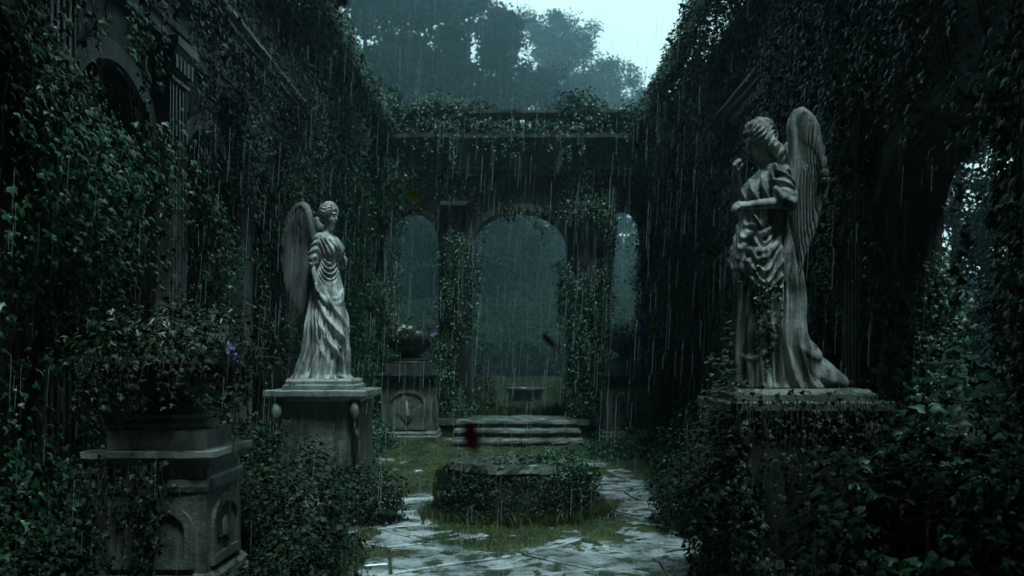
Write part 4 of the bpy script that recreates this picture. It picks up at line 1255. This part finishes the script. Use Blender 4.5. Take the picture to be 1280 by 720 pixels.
# ------------------------------------------------------------------ ivy on the walls
def build_wall_ivy():
    Ln,Rn,An=(1,0,0),(-1,0,0),(0,-1,0)
    L=lambda *a,**k: ivy_plane(a[0],(XL,0,0),(0,1,0),Ln,*a[1:],**k)
    R=lambda *a,**k: ivy_plane(a[0],(XR,0,0),(0,1,0),Rn,*a[1:],**k)
    L('lush ivy climbing the nearest column at the left edge',6.6,8.0,0,7.2,60,101,size=.085,bulge=.45,cover=.36,lat=.12,per=3)
    L('ivy over the dark recess behind the near left urn',8.0,10.6,0,7.0,60,102,size=.075,bulge=.35,cover=.50,lat=.12)
    L('ivy climbing the wall behind and left of the pale angel',10.6,13.6,0,6.9,80,103,size=.07,bulge=.40,cover=.48)
    L('ivy covering the left wall just past the pale angel',13.6,17.6,0,7.0,110,104,size=.075,bulge=.45,cover=.40,tmpl=LEAF5,per=3)
    L('ivy covering the far end of the left wall',17.6,22.9,0,8.0,150,105,size=.085,bulge=.55,cover=.36,tmpl=LEAF5,per=3)
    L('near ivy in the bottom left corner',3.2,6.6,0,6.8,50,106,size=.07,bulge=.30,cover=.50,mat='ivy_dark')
    R('ivy hanging round the near jamb of the open arch on the right',4.6,6.85,0,7.2,80,111,size=.09,bulge=.32,cover=.40,lat=.12)
    R('ivy framing the far side of the open right arch',9.95,11.2,0,7.0,70,112,size=.08,bulge=.40,cover=.40)
    R('ivy on the dark wall behind the right angel',11.2,14.6,0,7.2,90,113,size=.075,bulge=.40,cover=.42)
    R('ivy over the right wall toward the arcade',14.6,18.6,0,7.6,120,114,size=.08,bulge=.50,cover=.38,tmpl=LEAF5)
    R('thick ivy at the far end of the right wall',18.6,22.9,0,8.2,150,115,size=.09,bulge=.65,cover=.34,tmpl=LEAF5)
    R('low ivy in the bottom right corner',2.6,4.7,0,5.0,45,116,size=.085,bulge=.35,cover=.45)
    R('ivy drooping over the head of the open right arch',6.9,9.4,4.35,7.4,50,117,size=.085,bulge=.35,cover=.40)
    ivy_plane('ivy clothing the inner jamb of the open right arch',(0,9.90,0),(1,0,0),(0,-1,0),4.05,4.9,0,4.4,45,118,size=.085,bulge=.22,cover=.30)
    # arcade
    A2=lambda *a,**k: ivy_plane(a[0],(0,22.60,0),(1,0,0),An,*a[1:],**k)
    A=lambda *a,**k: ivy_plane(a[0],(0,22.95,0),(1,0,0),An,*a[1:],**k)
    A2('ivy wrapping the left pier of the central arch',-1.95,-1.08,.45,5.2,48,121,size=.09,bulge=.18,cover=.33,tmpl=LEAF5)
    A2('ivy wrapping the right pier of the central arch',1.48,2.38,.45,6.1,66,122,size=.09,bulge=.20,cover=.31,tmpl=LEAF5)
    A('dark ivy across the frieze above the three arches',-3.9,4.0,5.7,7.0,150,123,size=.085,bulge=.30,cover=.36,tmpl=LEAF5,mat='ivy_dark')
    A('ivy filling the left corner of the arcade',-3.9,-2.9,.4,7.2,60,124,size=.09,bulge=.5,cover=.34,tmpl=LEAF5)
    A('ivy filling the right corner of the arcade',3.3,4.1,.4,7.2,60,125,size=.09,bulge=.5,cover=.34,tmpl=LEAF5)
    A('sparse ivy along the arcade cornice',-3.6,2.6,7.0,7.9,40,126,size=.08,bulge=.30,cover=.47,tmpl=LEAF5)

def build_strands():
    rng=random.Random(4)
    # fringe under the arches
    def fringe(label,a,b,s,r,n,L0,L1,seed,yy=22.9,size=.08):
        A=arc_pts(a,b,s,r,40); an=[];ln=[]
        for i in range(n):
            p=A[rng.randrange(len(A))]; an.append((p[0],yy+rng.uniform(-.1,.3),p[1]+.06)); ln.append(rng.uniform(L0,L1)**1.0)
        strands(label,an,ln,seed,size=size,lat=.06,tmpl=LEAF5)
    fringe('short ivy fringe hanging from the top of the central arch',-.75,.85,5.05,.86,26,.10,.40,201)
    strands('long ivy tress hanging in the left of the right-hand arch',[(2.42+rng.uniform(0,.28),22.9+rng.uniform(-.1,.3),6.0-rng.uniform(0,.3)) for i in range(20)],[rng.uniform(.6,2.6) for i in range(20)],202,size=.085,lat=.08,tmpl=LEAF5)
    strands('long ivy tress hanging in the right of the right-hand arch',[(3.55-rng.uniform(0,.35)**1.5,22.9+rng.uniform(-.1,.3),5.6-rng.uniform(0,.3)) for i in range(22)],[rng.uniform(.8,3.6) for i in range(22)],203,size=.085,lat=.08,tmpl=LEAF5)
    strands('ivy trailing down the inner left side of the central arch',[(-1.02+rng.uniform(0,.14),22.9+rng.uniform(-.1,.2),4.9-rng.uniform(0,.5)) for i in range(10)],[rng.uniform(.4,1.2) for i in range(10)],204,size=.08,lat=.07,tmpl=LEAF5)
    strands('ivy trailing down the inner right side of the central arch',[(1.44-rng.uniform(0,.22),22.85+rng.uniform(-.1,.2),4.6-rng.uniform(0,.9)) for i in range(18)],[rng.uniform(.5,1.8) for i in range(18)],205,size=.08,lat=.08,tmpl=LEAF5)
    # curtains
    strands('ivy curtain hanging in the open arch of the right wall',[(XR-.05+rng.uniform(-.2,.4),(6.95+rng.uniform(0,.55) if i%4 else rng.uniform(7.6,9.0)),4.5-rng.uniform(0,.4)) for i in range(26)],[(rng.uniform(.8,3.0) if i%4 else rng.uniform(.3,.8)) for i in range(26)],206,size=.09,lat=.08,out=(-1,0,0))
    strands('ivy trailing from the cornice above the right angel',[(XR-.45,rng.uniform(7,13),6.4) for i in range(60)],[rng.uniform(.3,2.4) for i in range(60)],207,size=.08,lat=.08,out=(-1,0,0))
    strands('ivy trailing from the cornice above the near left urn',[(XL+.42,rng.uniform(6.2,10),6.35) for i in range(24)],[rng.uniform(.3,2.2) for i in range(24)],208,size=.08,lat=.08,out=(1,0,0))
    strands('ivy trailing from the cornice above the pale left angel',[(XL+.42,rng.uniform(15,22),6.35) for i in range(60)],[rng.uniform(.3,2.6) for i in range(60)],209,size=.08,lat=.09,out=(1,0,0),tmpl=LEAF5)
    strands('single leafy tress crossing the dark recess at upper left',[(-3.35+rng.uniform(-.15,.15),8.6+rng.uniform(-.3,.5),3.95+rng.uniform(0,.3)) for i in range(14)],[rng.uniform(.3,1.5) for i in range(14)],210,size=.075,lat=.09,out=(1,0,0))

def more_strands():
    rng=random.Random(14)
    strands('ivy draped over the front of the near left pedestal',[(-2.55-rng.uniform(0,.75),6.57,1.12) for i in range(30)],[rng.uniform(.2,1.1) for i in range(30)],211,size=.045,mat='ivy_dark',lat=.045)
    strands('ivy hanging from the slab of the right angel pedestal',[(x,6.66,1.60) for x in np.linspace(1.72,2.95,40)],[rng.uniform(.1,.9) for i in range(40)],212,size=.045,mat='ivy_dark',lat=.045)
    strands('ivy hanging over the near cornice of the left wall',[(XL+.42+rng.uniform(-.2,.02),rng.uniform(8.4,11.4),6.5) for i in range(40)],[rng.uniform(.1,1.0)**1.5 for i in range(40)],213,size=.08,lat=.09,out=(1,0,0))
    strands('ivy spilling from the left wall coping over the attic',[(XL+.22+rng.uniform(-.2,.02),rng.uniform(7,22),8.1) for i in range(170)],[rng.uniform(.2,1.5)**1.3 for i in range(170)],214,size=.09,lat=.10,out=(1,0,0),tmpl=LEAF5)
    strands('ivy spilling from the right wall coping over the attic',[(XR-.22+rng.uniform(-.02,.2),rng.uniform(6.5,22),8.1) for i in range(170)],[rng.uniform(.2,1.5)**1.3 for i in range(170)],215,size=.09,lat=.10,out=(-1,0,0),tmpl=LEAF5)
    strands('ivy spilling over the parapet and cornice of the arcade',[(rng.uniform(-3.8,4.0),22.55+rng.uniform(-.05,.3),8.2-rng.uniform(0,.5)) for i in range(110)],[rng.uniform(.2,.9) for i in range(110)],216,size=.085,lat=.09,tmpl=LEAF5)

def build_tops():
    # overgrown crests of the walls
    def crest(label,x,y0,y1,zb,amp,n,seed,w=.7,size=.10):
        rng=np.random.default_rng(seed)
        y=rng.uniform(y0,y1,n); h=zb+amp*(.35+1.3*np.clip(fbm(y*.45+seed,y*0,seed,4)-.25,0,1)); t=rng.random(n)
        a=rng.uniform(0,np.pi,n); rr=.55+.45*rng.random(n)
        px=x+w*np.cos(a)*rr*(.7+.6*fbm(y,a*2,seed)); pz=zb-.25+(h-zb+.25)*np.sin(a)*rr*(.75+.5*fbm(y*1.7,a*3,seed+3))
        out=np.stack([np.cos(a),0*a,np.sin(a)+.2],1)
        o=link('ivy',leaf_mesh('ivy',[leaves(np.stack([px,y,pz],1),out,size*rng.uniform(.5,1.2,n),rng,LEAF5)]),M['ivy']); tag(o,label,'ivy')
        paths=[]
        for i in range(60):
            yy=rng.uniform(y0,y1); k=np.linspace(0,1,6)[:,None]; e=np.array([x+rng.normal(0,.35),yy+rng.normal(0,.4),zb+amp*rng.uniform(.2,.7)]); paths.append(np.array([x,yy,zb-.1])*(1-k)+e*k)
        link('stem',stems_mesh(paths,.012,.004),M['stem'],o)
    crest('bushy ivy crest along the top of the left wall, far half',XL+.25,13,23.5,8.0,1.5,26000,301,.75)
    crest('bushy ivy crest along the top of the left wall, near half',XL+.25,7,13.2,8.0,1.6,16000,302,.7)
    crest('bushy ivy crest along the top of the right wall, far half',XR-.3,13,23.5,8.0,1.6,28000,303,.75)
    crest('bushy ivy crest along the top of the right wall, near half',XR-.25,6.5,13.2,8.0,1.9,17000,304,.7)
    bush('shrub','leafy shrub sprouting on the arcade parapet right of centre','shrub',(1.75,23.2,8.0),(.75,.4,1.05),3600,311,size=.10,tmpl=LEAF5,lumps=.75,freq=3.2)
    bush('shrub','low ivy clump on the left of the arcade parapet','shrub',(-1.9,23.1,7.9),(1.5,.45,.95),7500,312,size=.095,tmpl=LEAF5,lumps=.6,freq=2.6)
    bush('shrub','ivy clump at the far left end of the arcade parapet','shrub',(-3.5,23.0,7.9),(1.0,.5,1.2),5000,313,size=.10,tmpl=LEAF5,lumps=.55)
    bush('shrub','ivy clump where the arcade parapet meets the right wall','shrub',(3.45,23.0,7.7),(.8,.5,.95),4500,314,size=.10,tmpl=LEAF5,lumps=.55)
    bush('shrub','small ivy tuft on the middle of the arcade parapet','shrub',(.75,22.95,7.75),(.75,.3,.42),2200,315,size=.08,tmpl=LEAF5,lumps=.7)

def build_bushes():
    # the well
    rng=np.random.default_rng(40)
    def skirt(name,label,cx,cy,rx,ry,z1,n,seed,size,mat='ivy',thick=.16,jit=.12,base=0.0):
        rng=np.random.default_rng(seed)
        a=rng.uniform(0,2*np.pi,n); z=base+(z1-base)*rng.random(n)**.9; f=fbm(a*2.2,z*3,seed,3)
        r=1+thick*rng.random(n)+.28*(f-.5)*(1.2-z/z1)+.10*(1-z/z1)
        p=np.stack([cx+rx*r*np.cos(a),cy+ry*r*np.sin(a),z],1)
        keep=f>.36+rng.normal(0,.03,n); p=p[keep];a=a[keep]
        out=np.stack([np.cos(a),np.sin(a),0*a+.1],1)
        o=link(name,leaf_mesh(name,[leaves(p,out,size*rng.uniform(.5,1.2,len(p)),rng)]),M[mat]); tag(o,label,'ivy')
        paths=[]
        for i in range(26):
            b=rng.uniform(0,2*np.pi); k=np.linspace(0,1,8); bb=b+k*.5*rng.normal(); paths.append(np.stack([cx+rx*1.03*np.cos(bb),cy+ry*1.03*np.sin(bb),base+(z1-base)*k],1))
        link('stem',stems_mesh(paths,.007,.004),M['stem'],o)
        return o
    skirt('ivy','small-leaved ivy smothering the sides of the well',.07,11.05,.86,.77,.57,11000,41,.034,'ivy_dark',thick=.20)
    bush('ivy','ivy spilling over the right rim of the well','ivy',(.62,10.75,.45),(.42,.40,.42),2300,42,size=.036,lumps=.7)
    bush('ivy','ivy growing up inside the mouth of the well','ivy',(.05,11.0,.42),(.50,.40,.27),2000,43,size=.036,lumps=.6)
    # bushes along the court
    B=lambda label,c,r,n,seed,**k: bush('bush',label,'bush',c,r,n,seed,**k)
    B('round dark bush at the right foot of the pale angel pedestal',(-1.75,10.5,0),(.50,.5,.75),4200,51,size=.045,mat='ivy_dark',lumps=.5)
    B('bush between the near left pedestal and the path',(-2.05,8.2,0),(.62,.8,1.15),6500,52,size=.05,mat='ivy_dark',lumps=.55)
    B('low bush at the left edge of the path in front',(-1.75,7.0,0),(.42,.6,.62),3400,53,size=.045,mat='ivy_dark',lumps=.5)
    B('ivy heap left of the pale angel pedestal',(-3.1,9.4,0),(.7,.9,1.5),6500,54,size=.055,mat='ivy_dark',lumps=.5)
    B('bush at the foot of the far left pedestal',(-3.2,19.0,0),(.7,1.3,.8),4000,55,size=.07,tmpl=LEAF5)
    B('bush between the pale angel and the far left pedestal',(-2.9,14.5,0),(.8,1.8,1.0),6000,56,size=.06,tmpl=LEAF5)
    B('low bush right of the steps',(2.4,17.8,0),(.9,1.2,.55),4200,57,size=.06,tmpl=LEAF5)
    B('bush against the right wall beyond the right angel',(3.0,13.0,0),(1.0,2.2,1.3),9000,58,size=.06,tmpl=LEAF5)
    B('bush on the right edge of the path beside the well',(2.35,10.2,0),(.75,1.2,.95),6500,59,size=.05,mat='ivy_dark')
    B('ivy heap on the left face of the right angel pedestal',(1.72,7.1,0),(.30,.62,1.75),6000,60,size=.05,mat='ivy_dark',lumps=.55)
    B('glossy big-leaved bush right of the right angel pedestal',(3.05,5.7,0),(.75,.8,1.5),6500,61,size=.085,lumps=.6)
    B('dark bush in front of the right angel pedestal',(2.45,6.0,0),(.55,.5,1.25),3600,62,size=.07,mat='ivy_dark',lumps=.7,shell=.5)
    B('leafy bush in the bottom left corner',(-3.3,5.6,0),(.7,.8,.95),5200,63,size=.055,mat='ivy_dark',lumps=.55)
    B('tall grass-like bush left of the central arch on the terrace',(-.95,24.6,TERR),(.55,.6,1.5),4200,64,size=.09,tmpl=LANCE,mat='grass',droop=-.8)
    B('tall grass-like bush right of the central arch on the terrace',(1.75,24.8,TERR),(.5,.6,1.2),3600,65,size=.09,tmpl=LANCE,mat='grass',droop=-.8)
    strands('dark ivy hanging round the bowl of the near left urn',[(-2.78+.60*math.cos(a),7.10+.60*math.sin(a),1.94) for a in np.linspace(-3.3,.4,70)],[.12+.26*abs(math.sin(i*1.7)) for i in range(70)],221,size=.045,mat='ivy_dark',lat=.035)
    B('low ground ivy against the foot of the right wall by the angel',(3.5,9.2,0),(.7,1.4,1.1),6000,66,size=.06,mat='ivy_dark')
    # a few leaves caught on the right angel
    rng=random.Random(9); x,d,z0=AR[1:]
    strands('thin ivy vine climbing the robe of the right angel',[(x-.20+rng.uniform(-.07,.10),d-.30+rng.uniform(-.03,.02),z0+1.0-rng.uniform(0,.3)) for i in range(7)],[rng.uniform(.3,.8) for i in range(7)],220,size=.040,lat=.03,name='ivy',step=.06)

def flower(parent,pts,mat,seed,r=.035):
    rng=random.Random(seed)
    for p in pts:
        mb=MB(); a0=rng.uniform(0,6)
        tilt=Matrix.Rotation(rng.uniform(.4,1.3),3,Vector((1,rng.uniform(-.6,.6),0)).normalized())
        for k in range(5):
            a=a0+k*2*math.pi/5; q=[]
            for (rr,da,dz) in ((.1,0,0),(.7,-.45,.18),(1.05,-.18,.05),(1.05,.18,.05),(.7,.45,.18)):
                v=Vector((r*rr*math.cos(a+da),r*rr*math.sin(a+da),r*dz)); q.append(Vector(p)+tilt@v)
            mb.add(q,[(0,1,2,3,4)])
        o=mb.build('flower',M[mat],parent)

def build_urn_plants():
    # near-left urn: bushy mixed plants with a violet at the right
    u=bush('potted_plant','mixed leafy plants with pale leaves overflowing the near left urn','plant',(-2.78,7.10,2.0),(.74,.60,.46),1300,71,size=.07,mat='plant',tmpl=LANCE,lumps=.95,freq=3,droop=.3,shell=.6)
    bush('leafy_stems','','',(-2.78,7.10,1.90),(.80,.68,.42),2100,75,size=.055,mat='ivy_dark',lumps=.9,freq=3,droop=.6,shell=.6,parent=u)
    f=thing('violet_flower','purple flower stem rising beside the near left urn','flower',(-2.16,6.80,1.15))
    link('stem',stems_mesh([np.array([(0,0,0),(.02,0,.3),(-.01,.0,.6),(0,0,.86)])],.005,.003),M['stem'],f)
    flower(f,[(0,-.01,.86),(.01,-.02,.80),(.02,-.01,.74),(-.015,-.02,.83)],'purple',1,.030)
    rng=np.random.default_rng(5); p=np.stack([rng.normal(0,.05,26),rng.normal(0,.04,26),rng.uniform(.3,.95,26)],1)
    link('foliage',leaf_mesh('foliage',[leaves(p,(0,-1,0),.055,rng,LANCE,.2)]),M['plant'],f)
    a=bush('potted_plant','pale-flowered plants in the far left urn','plant',(-2.42,20.95,2.46),(.62,.5,.42),1300,73,size=.08,mat='plant',tmpl=LANCE,lumps=.8,freq=3,droop=.1)
    flower(a,[(-2.42+x,20.5,2.6+z) for x,z in ((-.2,.05),(-.1,.12),(.05,.1),(.22,-.02))],'white_petal',2,.05)
    flower(a,[(-1.86,20.6,2.52),(-1.80,20.6,2.55)],'purple',3,.05)
    b=bush('potted_plant','dark plants with purple flowers in the far right urn','plant',(2.78,20.95,2.44),(.50,.45,.42),1200,74,size=.08,mat='ivy_dark',tmpl=LANCE,lumps=.7,freq=3,droop=.1)
    flower(b,[(2.80,20.48,2.72),(2.86,20.46,2.66),(2.92,20.46,2.72),(2.90,20.47,2.62),(2.98,20.46,2.66),(2.96,20.47,2.74)],'purple',4,.065)

# ------------------------------------------------------------------ trees
def tree_mesh(kind, seed, H):
    rng=np.random.default_rng(seed); paths=[]; cl=[]
    tr=np.stack([np.cumsum(rng.normal(0,.10,12)),np.cumsum(rng.normal(0,.10,12)),np.linspace(0,H*.92,12)],1); tr[0,:2]=0
    nb=46 if kind=='broad' else 90
    for i in range(nb):
        t=rng.uniform(.16,1.0) if kind=='broad' else rng.uniform(.06,1.0)
        k=t*11; k0=int(min(k,10)); b=tr[k0]*(1-(k-k0))+tr[k0+1]*(k-k0)
        a=rng.uniform(0,2*np.pi)
        if kind=='broad':
            L=H*.27*math.sin(math.pi*min(1,.18+t*.72))**.7*rng.uniform(.6,1.15); up=rng.uniform(.2,.8)
        else:
            L=H*.20*(1.05-t)**.75*rng.uniform(.7,1.15)+.3; up=rng.uniform(-.30,.05)
        d=np.array([math.cos(a),math.sin(a),up]); d/=np.linalg.norm(d)
        s=np.linspace(0,1,6)[:,None]; p=b+d*L*s+np.array([0,0,-.08*L])*s**2+np.cumsum(rng.normal(0,.05*L/5,(6,3)),0)*s
        paths.append(p)
        for q in range(3 if kind=='broad' else 4):
            f=rng.uniform(.3,1.05); kk=f*5; j=int(min(kk,4)); c=p[j]*(1-(kk-j))+p[j+1]*(kk-j)
            cl.append((c,H*.050*rng.uniform(.6,1.4) if kind=='broad' else H*.034*rng.uniform(.6,1.3)))
    P_=[];O_=[]
    per=150 if kind=='broad' else 75
    for c,r in cl:
        d=nrm(rng.normal(0,1,(per,3))); rr=r*(.35+.75*rng.random(per))[:,None]
        P_.append(c+d*rr*np.array([1.15,1.15,.75])); O_.append(d)
    P_=np.concatenate(P_);O_=np.concatenate(O_)
    me=leaf_mesh('crown',[leaves(P_,O_,rng.uniform(.16,.34,len(P_)),rng,(np.array([(0,0,0),(.4,.5,0),(0,1,0),(-.4,.5,0)],dtype=np.float32),np.array([(0,1,2),(0,2,3)])),.3)])
    mt=MB(); mt.tube([tuple(v) for v in tr],H*.018+.08,.05,9)
    met=mt.mesh('trunk')
    ml=stems_mesh(paths,.07,.015,4)
    me.materials.append(M['tree']); met.materials.append(M['bark']); ml.materials.append(M['bark'])
    return me,met,ml
def place_tree(kit,label,x,y,z,s,rz,group,sz=1.0):
    root=thing('tree',label,'tree',(x,y,z),rz,group); root.scale=(s,s,s*sz)
    for nm,me in zip(('crown','trunk','limb'),kit):
        o=bpy.data.objects.new(nm,me); COL.objects.link(o); o.parent=root
def build_trees():
    B1=tree_mesh('broad',401,22); B2=tree_mesh('broad',402,22); C1=tree_mesh('fir',403,24)
    g='misty trees on the wooded hill beyond the ruin'
    def T(kit,label,px,y,ztop,rz,kh,sz=1.0,w=1.0):
        if y>70: ztop=CAMH+(ztop-CAMH)*1.5; y=y*1.5
        x=(px-640)/F_PX*y; zb=float(hill(np.array(x),np.array(float(y))))+TERR-.6; s=(ztop-zb)/kh
        place_tree(kit,label,x,y,zb,s,rz,g,sz)
    zt=lambda py,y: CAMH+(HZ-py)/F_PX*y
    T(C1,'tallest dark fir standing just right of the upper left ivy crest',452,78,zt(-70,78),0,23)
    T(C1,'broad dark tree at the top of the picture, left of centre',505,84,zt(-50,84),1.0,22)
    T(C1,'dark fir at the top centre-left, between two broad trees',552,80,zt(-60,80),2.0,23)
    T(C1,'shaggy dark tree left of the pale gap in the sky',590,88,zt(-45,88),2.2,22)
    T(C1,'dark fir whose right edge borders the pale sky at the top centre',624,86,zt(-6,86),.7,23)
    T(B1,'dark tree mostly hidden behind the left wall crest',400,86,zt(-60,86),3.0,22)
    T(B2,'lower dark tree under the edge of the sky gap',655,92,zt(62,92),5.1,22)
    T(B2,'tallest pale misty tree right of the dark wood, against the sky',697,136,zt(6,136),.4,22)
    T(B1,'pale misty tree second to the right of the dark wood',732,142,zt(40,142),4.0,22)
    T(B2,'palest rounded tree sloping down beside the bright sky',768,148,zt(84,148),1.9,22)
    T(C1,'faint small fir low above the right end of the parapet',806,150,zt(104,150),1.7,23)
    T(B1,'faint tree half hidden by the right wall crest',836,150,zt(120,150),.2,22)
    T(B2,'hazy tree low in the central arch, left side',612,100,zt(250,100),.9,22)
    T(B1,'hazy tree low in the central arch, right side',688,104,zt(262,104),2.9,22)
    T(C1,'hazy fir standing between the arch trees, farther up the hill',650,122,zt(150,122),2.9,23)
    T(C1,'hazy fir seen through the left-hand arch',512,98,zt(180,98),.3,23)
    T(B2,'hazy broad tree seen through the right-hand arch',786,108,zt(240,108),3.3,22)
    T(B1,'hazy tree on the slope behind the parapet shrub',735,112,zt(120,112),1.3,22)
    # outside the right wall
    T(B1,'misty tree outside the open arch of the right wall',1190,32,zt(40,32),1.2,22)
    T(C1,'second misty tree outside the open right arch, nearer the jamb',1275,27,zt(90,27),.2,23)
    # out-of-view tree, added so its crown shades the near end of the court
    rt=thing('tree','unseen tree added overhead to shade the near end of the court','tree',(-6.0,-1.0,-.1))
    rng=np.random.default_rng(88); n=30000
    d=nrm(rng.normal(0,1,(n,3))); rr=rng.random(n)**.4; p=np.stack([6.2+6.6*d[:,0]*rr,1.1+3.6*d[:,1]*rr+.5*np.sin(d[:,0]*5),10.6+1.5*d[:,2]*rr],1)
    p[:,1]-=np.where(p[:,0]<5.4,1.5*np.clip((5.4-p[:,0])/1.2,0,1),0)
    p=p[fbm(p[:,0]*.9,p[:,1]*.9,5,3)>.36]
    link('crown',leaf_mesh('crown',[leaves(p,(0,0,1),rng.uniform(.14,.26,len(p)),rng,LEAF5,.3)]),M['tree'],rt)  # crown of the added unseen tree, there to cast shade
    mt=MB(); mt.tube([(0,0,0),(.2,.1,3),(.1,.3,6),(.8,.5,9),(2.2,.9,10.3)],.5,.22,12); mt.build('trunk',M['bark'],rt,smooth=True)
    for e in ((6,3,10.6),(9,1.5,10.8),(4.5,3.8,10.4),(6,-.5,10.9),(10.5,2.6,10.5)):
        mt=MB(); mt.tube([(1.4,.7,9.7),(1.4*.5+e[0]*.5,.7*.5+e[1]*.5,10.7),e],.15,.03,8); mt.build('limb',M['bark'],rt,smooth=True)
    # undergrowth that covers the hill
    rng=np.random.default_rng(60); n=240000
    y=80+145*rng.random(n)**1.2; x=rng.uniform(-.42,.62,n)*y; h=1.5+7.5*fbm(x*.08,y*.08,91,4)
    z=TERR-.5+hill(x,y)+h*rng.random(n)**.5
    o=link('undergrowth',leaf_mesh('u',[leaves(np.stack([x,y,z],1),(0,-.5,.8),rng.uniform(.3,.62,n),rng,(np.array([(0,0,0),(.4,.5,0),(0,1,0),(-.4,.5,0)],dtype=np.float32),np.array([(0,1,2),(0,2,3)])),.3)]),M['tree'])
    tag(o,'dark woodland undergrowth covering the hill beyond the arcade','undergrowth',kind='stuff')

# ------------------------------------------------------------------ falling leaves, rain, haze
def build_falling():
    def leafobj(name,label,px,py,d,size,c,rot,seed):
        m,nt,b=new_mat(name+'_leaf'); b.inputs['Base Color'].default_value=(*c,1); b.inputs['Roughness'].default_value=.38
        M[name]=m
        rng=random.Random(seed); n=9; vs=[];fs=[]
        prof=[0,.42,.72,.92,1.0,.88,.66,.38,0.0]
        for k in range(n):
            t=k/(n-1); w=prof[k]*.42*(1+.18*math.sin(k*2.7+seed))
            for q in (-1,-.5,0,.5,1):
                vs.append((q*w,t-.5,.16*math.cos(t*4+q)+.10*abs(q)))
        for k in range(n-1):
            for q in range(4): fs.append((k*5+q,k*5+q+1,(k+1)*5+q+1,(k+1)*5+q))
        mb=MB(); mb.add([tuple(size*v for v in p) for p in vs],fs)
        mb.tube([(0,-.5*size,.16*size),(0.02*size,-.72*size,.2*size)],.008*size*3,.006*size,5)
        me=mb.mesh('falling_leaf',fixn=False); o=link('falling_leaf',me,m); o.location=P(px,py,d); o.rotation_euler=rot
        sol=o.modifiers.new('thickness','SOLIDIFY'); sol.thickness=.0006
        tag(o,label,'leaf')
    leafobj('yellow','yellow-green leaf falling in front of the left arcade arch',517,246,1.5,.033,(.26,.29,.012),(1.2,.5,.1),1)
    leafobj('red','dark red leaf falling in front of the steps',588,548,1.2,.046,(.25,.022,.010),(1.4,.1,.6),2)
    leafobj('black','blackened leaf falling in the central arch',685,427,2.0,.048,(.006,.006,.007),(1.1,.3,1.3),3)
    leafobj('brown','small brown leaf falling before the right end of the arcade frieze',795,184,3.2,.040,(.05,.035,.004),(1.3,.2,.4),4)
    leafobj('dark','dark pointed leaf at the top edge left of centre',428,3,1.6,.034,(.008,.010,.012),(1.3,.6,-.5),5)

def build_rain():
    rng=np.random.default_rng(77); n=3000
    y=1.6+20*rng.random(n)**.8; x=rng.uniform(-.62,.62,n)*y*1.0; x=np.clip(x,-3.7,3.9)
    z=rng.uniform(0.05,9.0,n)*np.clip(y/9,.35,1)
    z=np.where(y<9, CAMH+(rng.random(n)*1.0-.58)*y*.66, z); z=np.clip(z,.1,11)
    L=(.09+.026*y)*rng.uniform(.35,1.6,n); r=(.00042*y+.0004)*rng.uniform(.5,1.15,n)*.55  # each drop drawn out into a long solid streak, like a motion trail
    dx=L*.05+rng.normal(0,.004,n)
    top=np.stack([x,y,z],1); bot=top+np.stack([-dx,0*x,-L],1)
    V=[];m=3
    mid1=top*.75+bot*.25; mid2=top*.2+bot*.8
    rings=[]
    for c,f in ((mid1,.8),(mid2,1.0)):
        for k in range(3):
            a=2*math.pi*k/3+.4; rings.append(c+(r*f)[:,None]*np.array([math.cos(a),math.sin(a),0]))
    V=np.stack([top,bot]+rings,1).reshape(-1,3)
    fc=[(0,2,3),(0,3,4),(0,4,2),(1,6,5),(1,7,6),(1,5,7)]
    for k in range(3):
        a,b=2+k,2+(k+1)%3; fc+= [(a,a+3,b),(b,a+3,b+3)]
    F_=(np.array(fc)[None]+(np.arange(n)*8)[:,None,None]).reshape(-1,3)
    m_,nt,b=new_mat('rain_water')
    b.inputs['Base Color'].default_value=(.75,.9,.92,1); b.inputs['Roughness'].default_value=.15
    b.inputs['Alpha'].default_value=.38
    o=link('rain',mesh_np('rain',V,F_),m_); tag(o,'thin rain streaks, drops drawn out long, through the whole court','rain',kind='stuff')

def build_haze():
    mb=MB(); mb.box(-190,230,-12,300,-1.6,130)
    me=mb.mesh('haze'); m=bpy.data.materials.new('haze_air'); m.use_nodes=True; nt=m.node_tree; nt.nodes.clear()
    out=nt.nodes.new('ShaderNodeOutputMaterial'); v=nt.nodes.new('ShaderNodeVolumePrincipled')
    v.inputs['Color'].default_value=(.55,.88,.97,1); v.inputs['Density'].default_value=HAZE_DENSITY; v.inputs['Anisotropy'].default_value=.72
    nt.links.new(v.outputs[0],out.inputs['Volume'])
    o=link('haze',me,m); tag(o,'cold rain mist filling the air of the whole place','haze',kind='stuff')

build_wall_ivy(); build_strands(); more_strands(); build_tops(); build_bushes(); build_urn_plants(); build_trees(); build_falling(); build_rain(); build_haze()
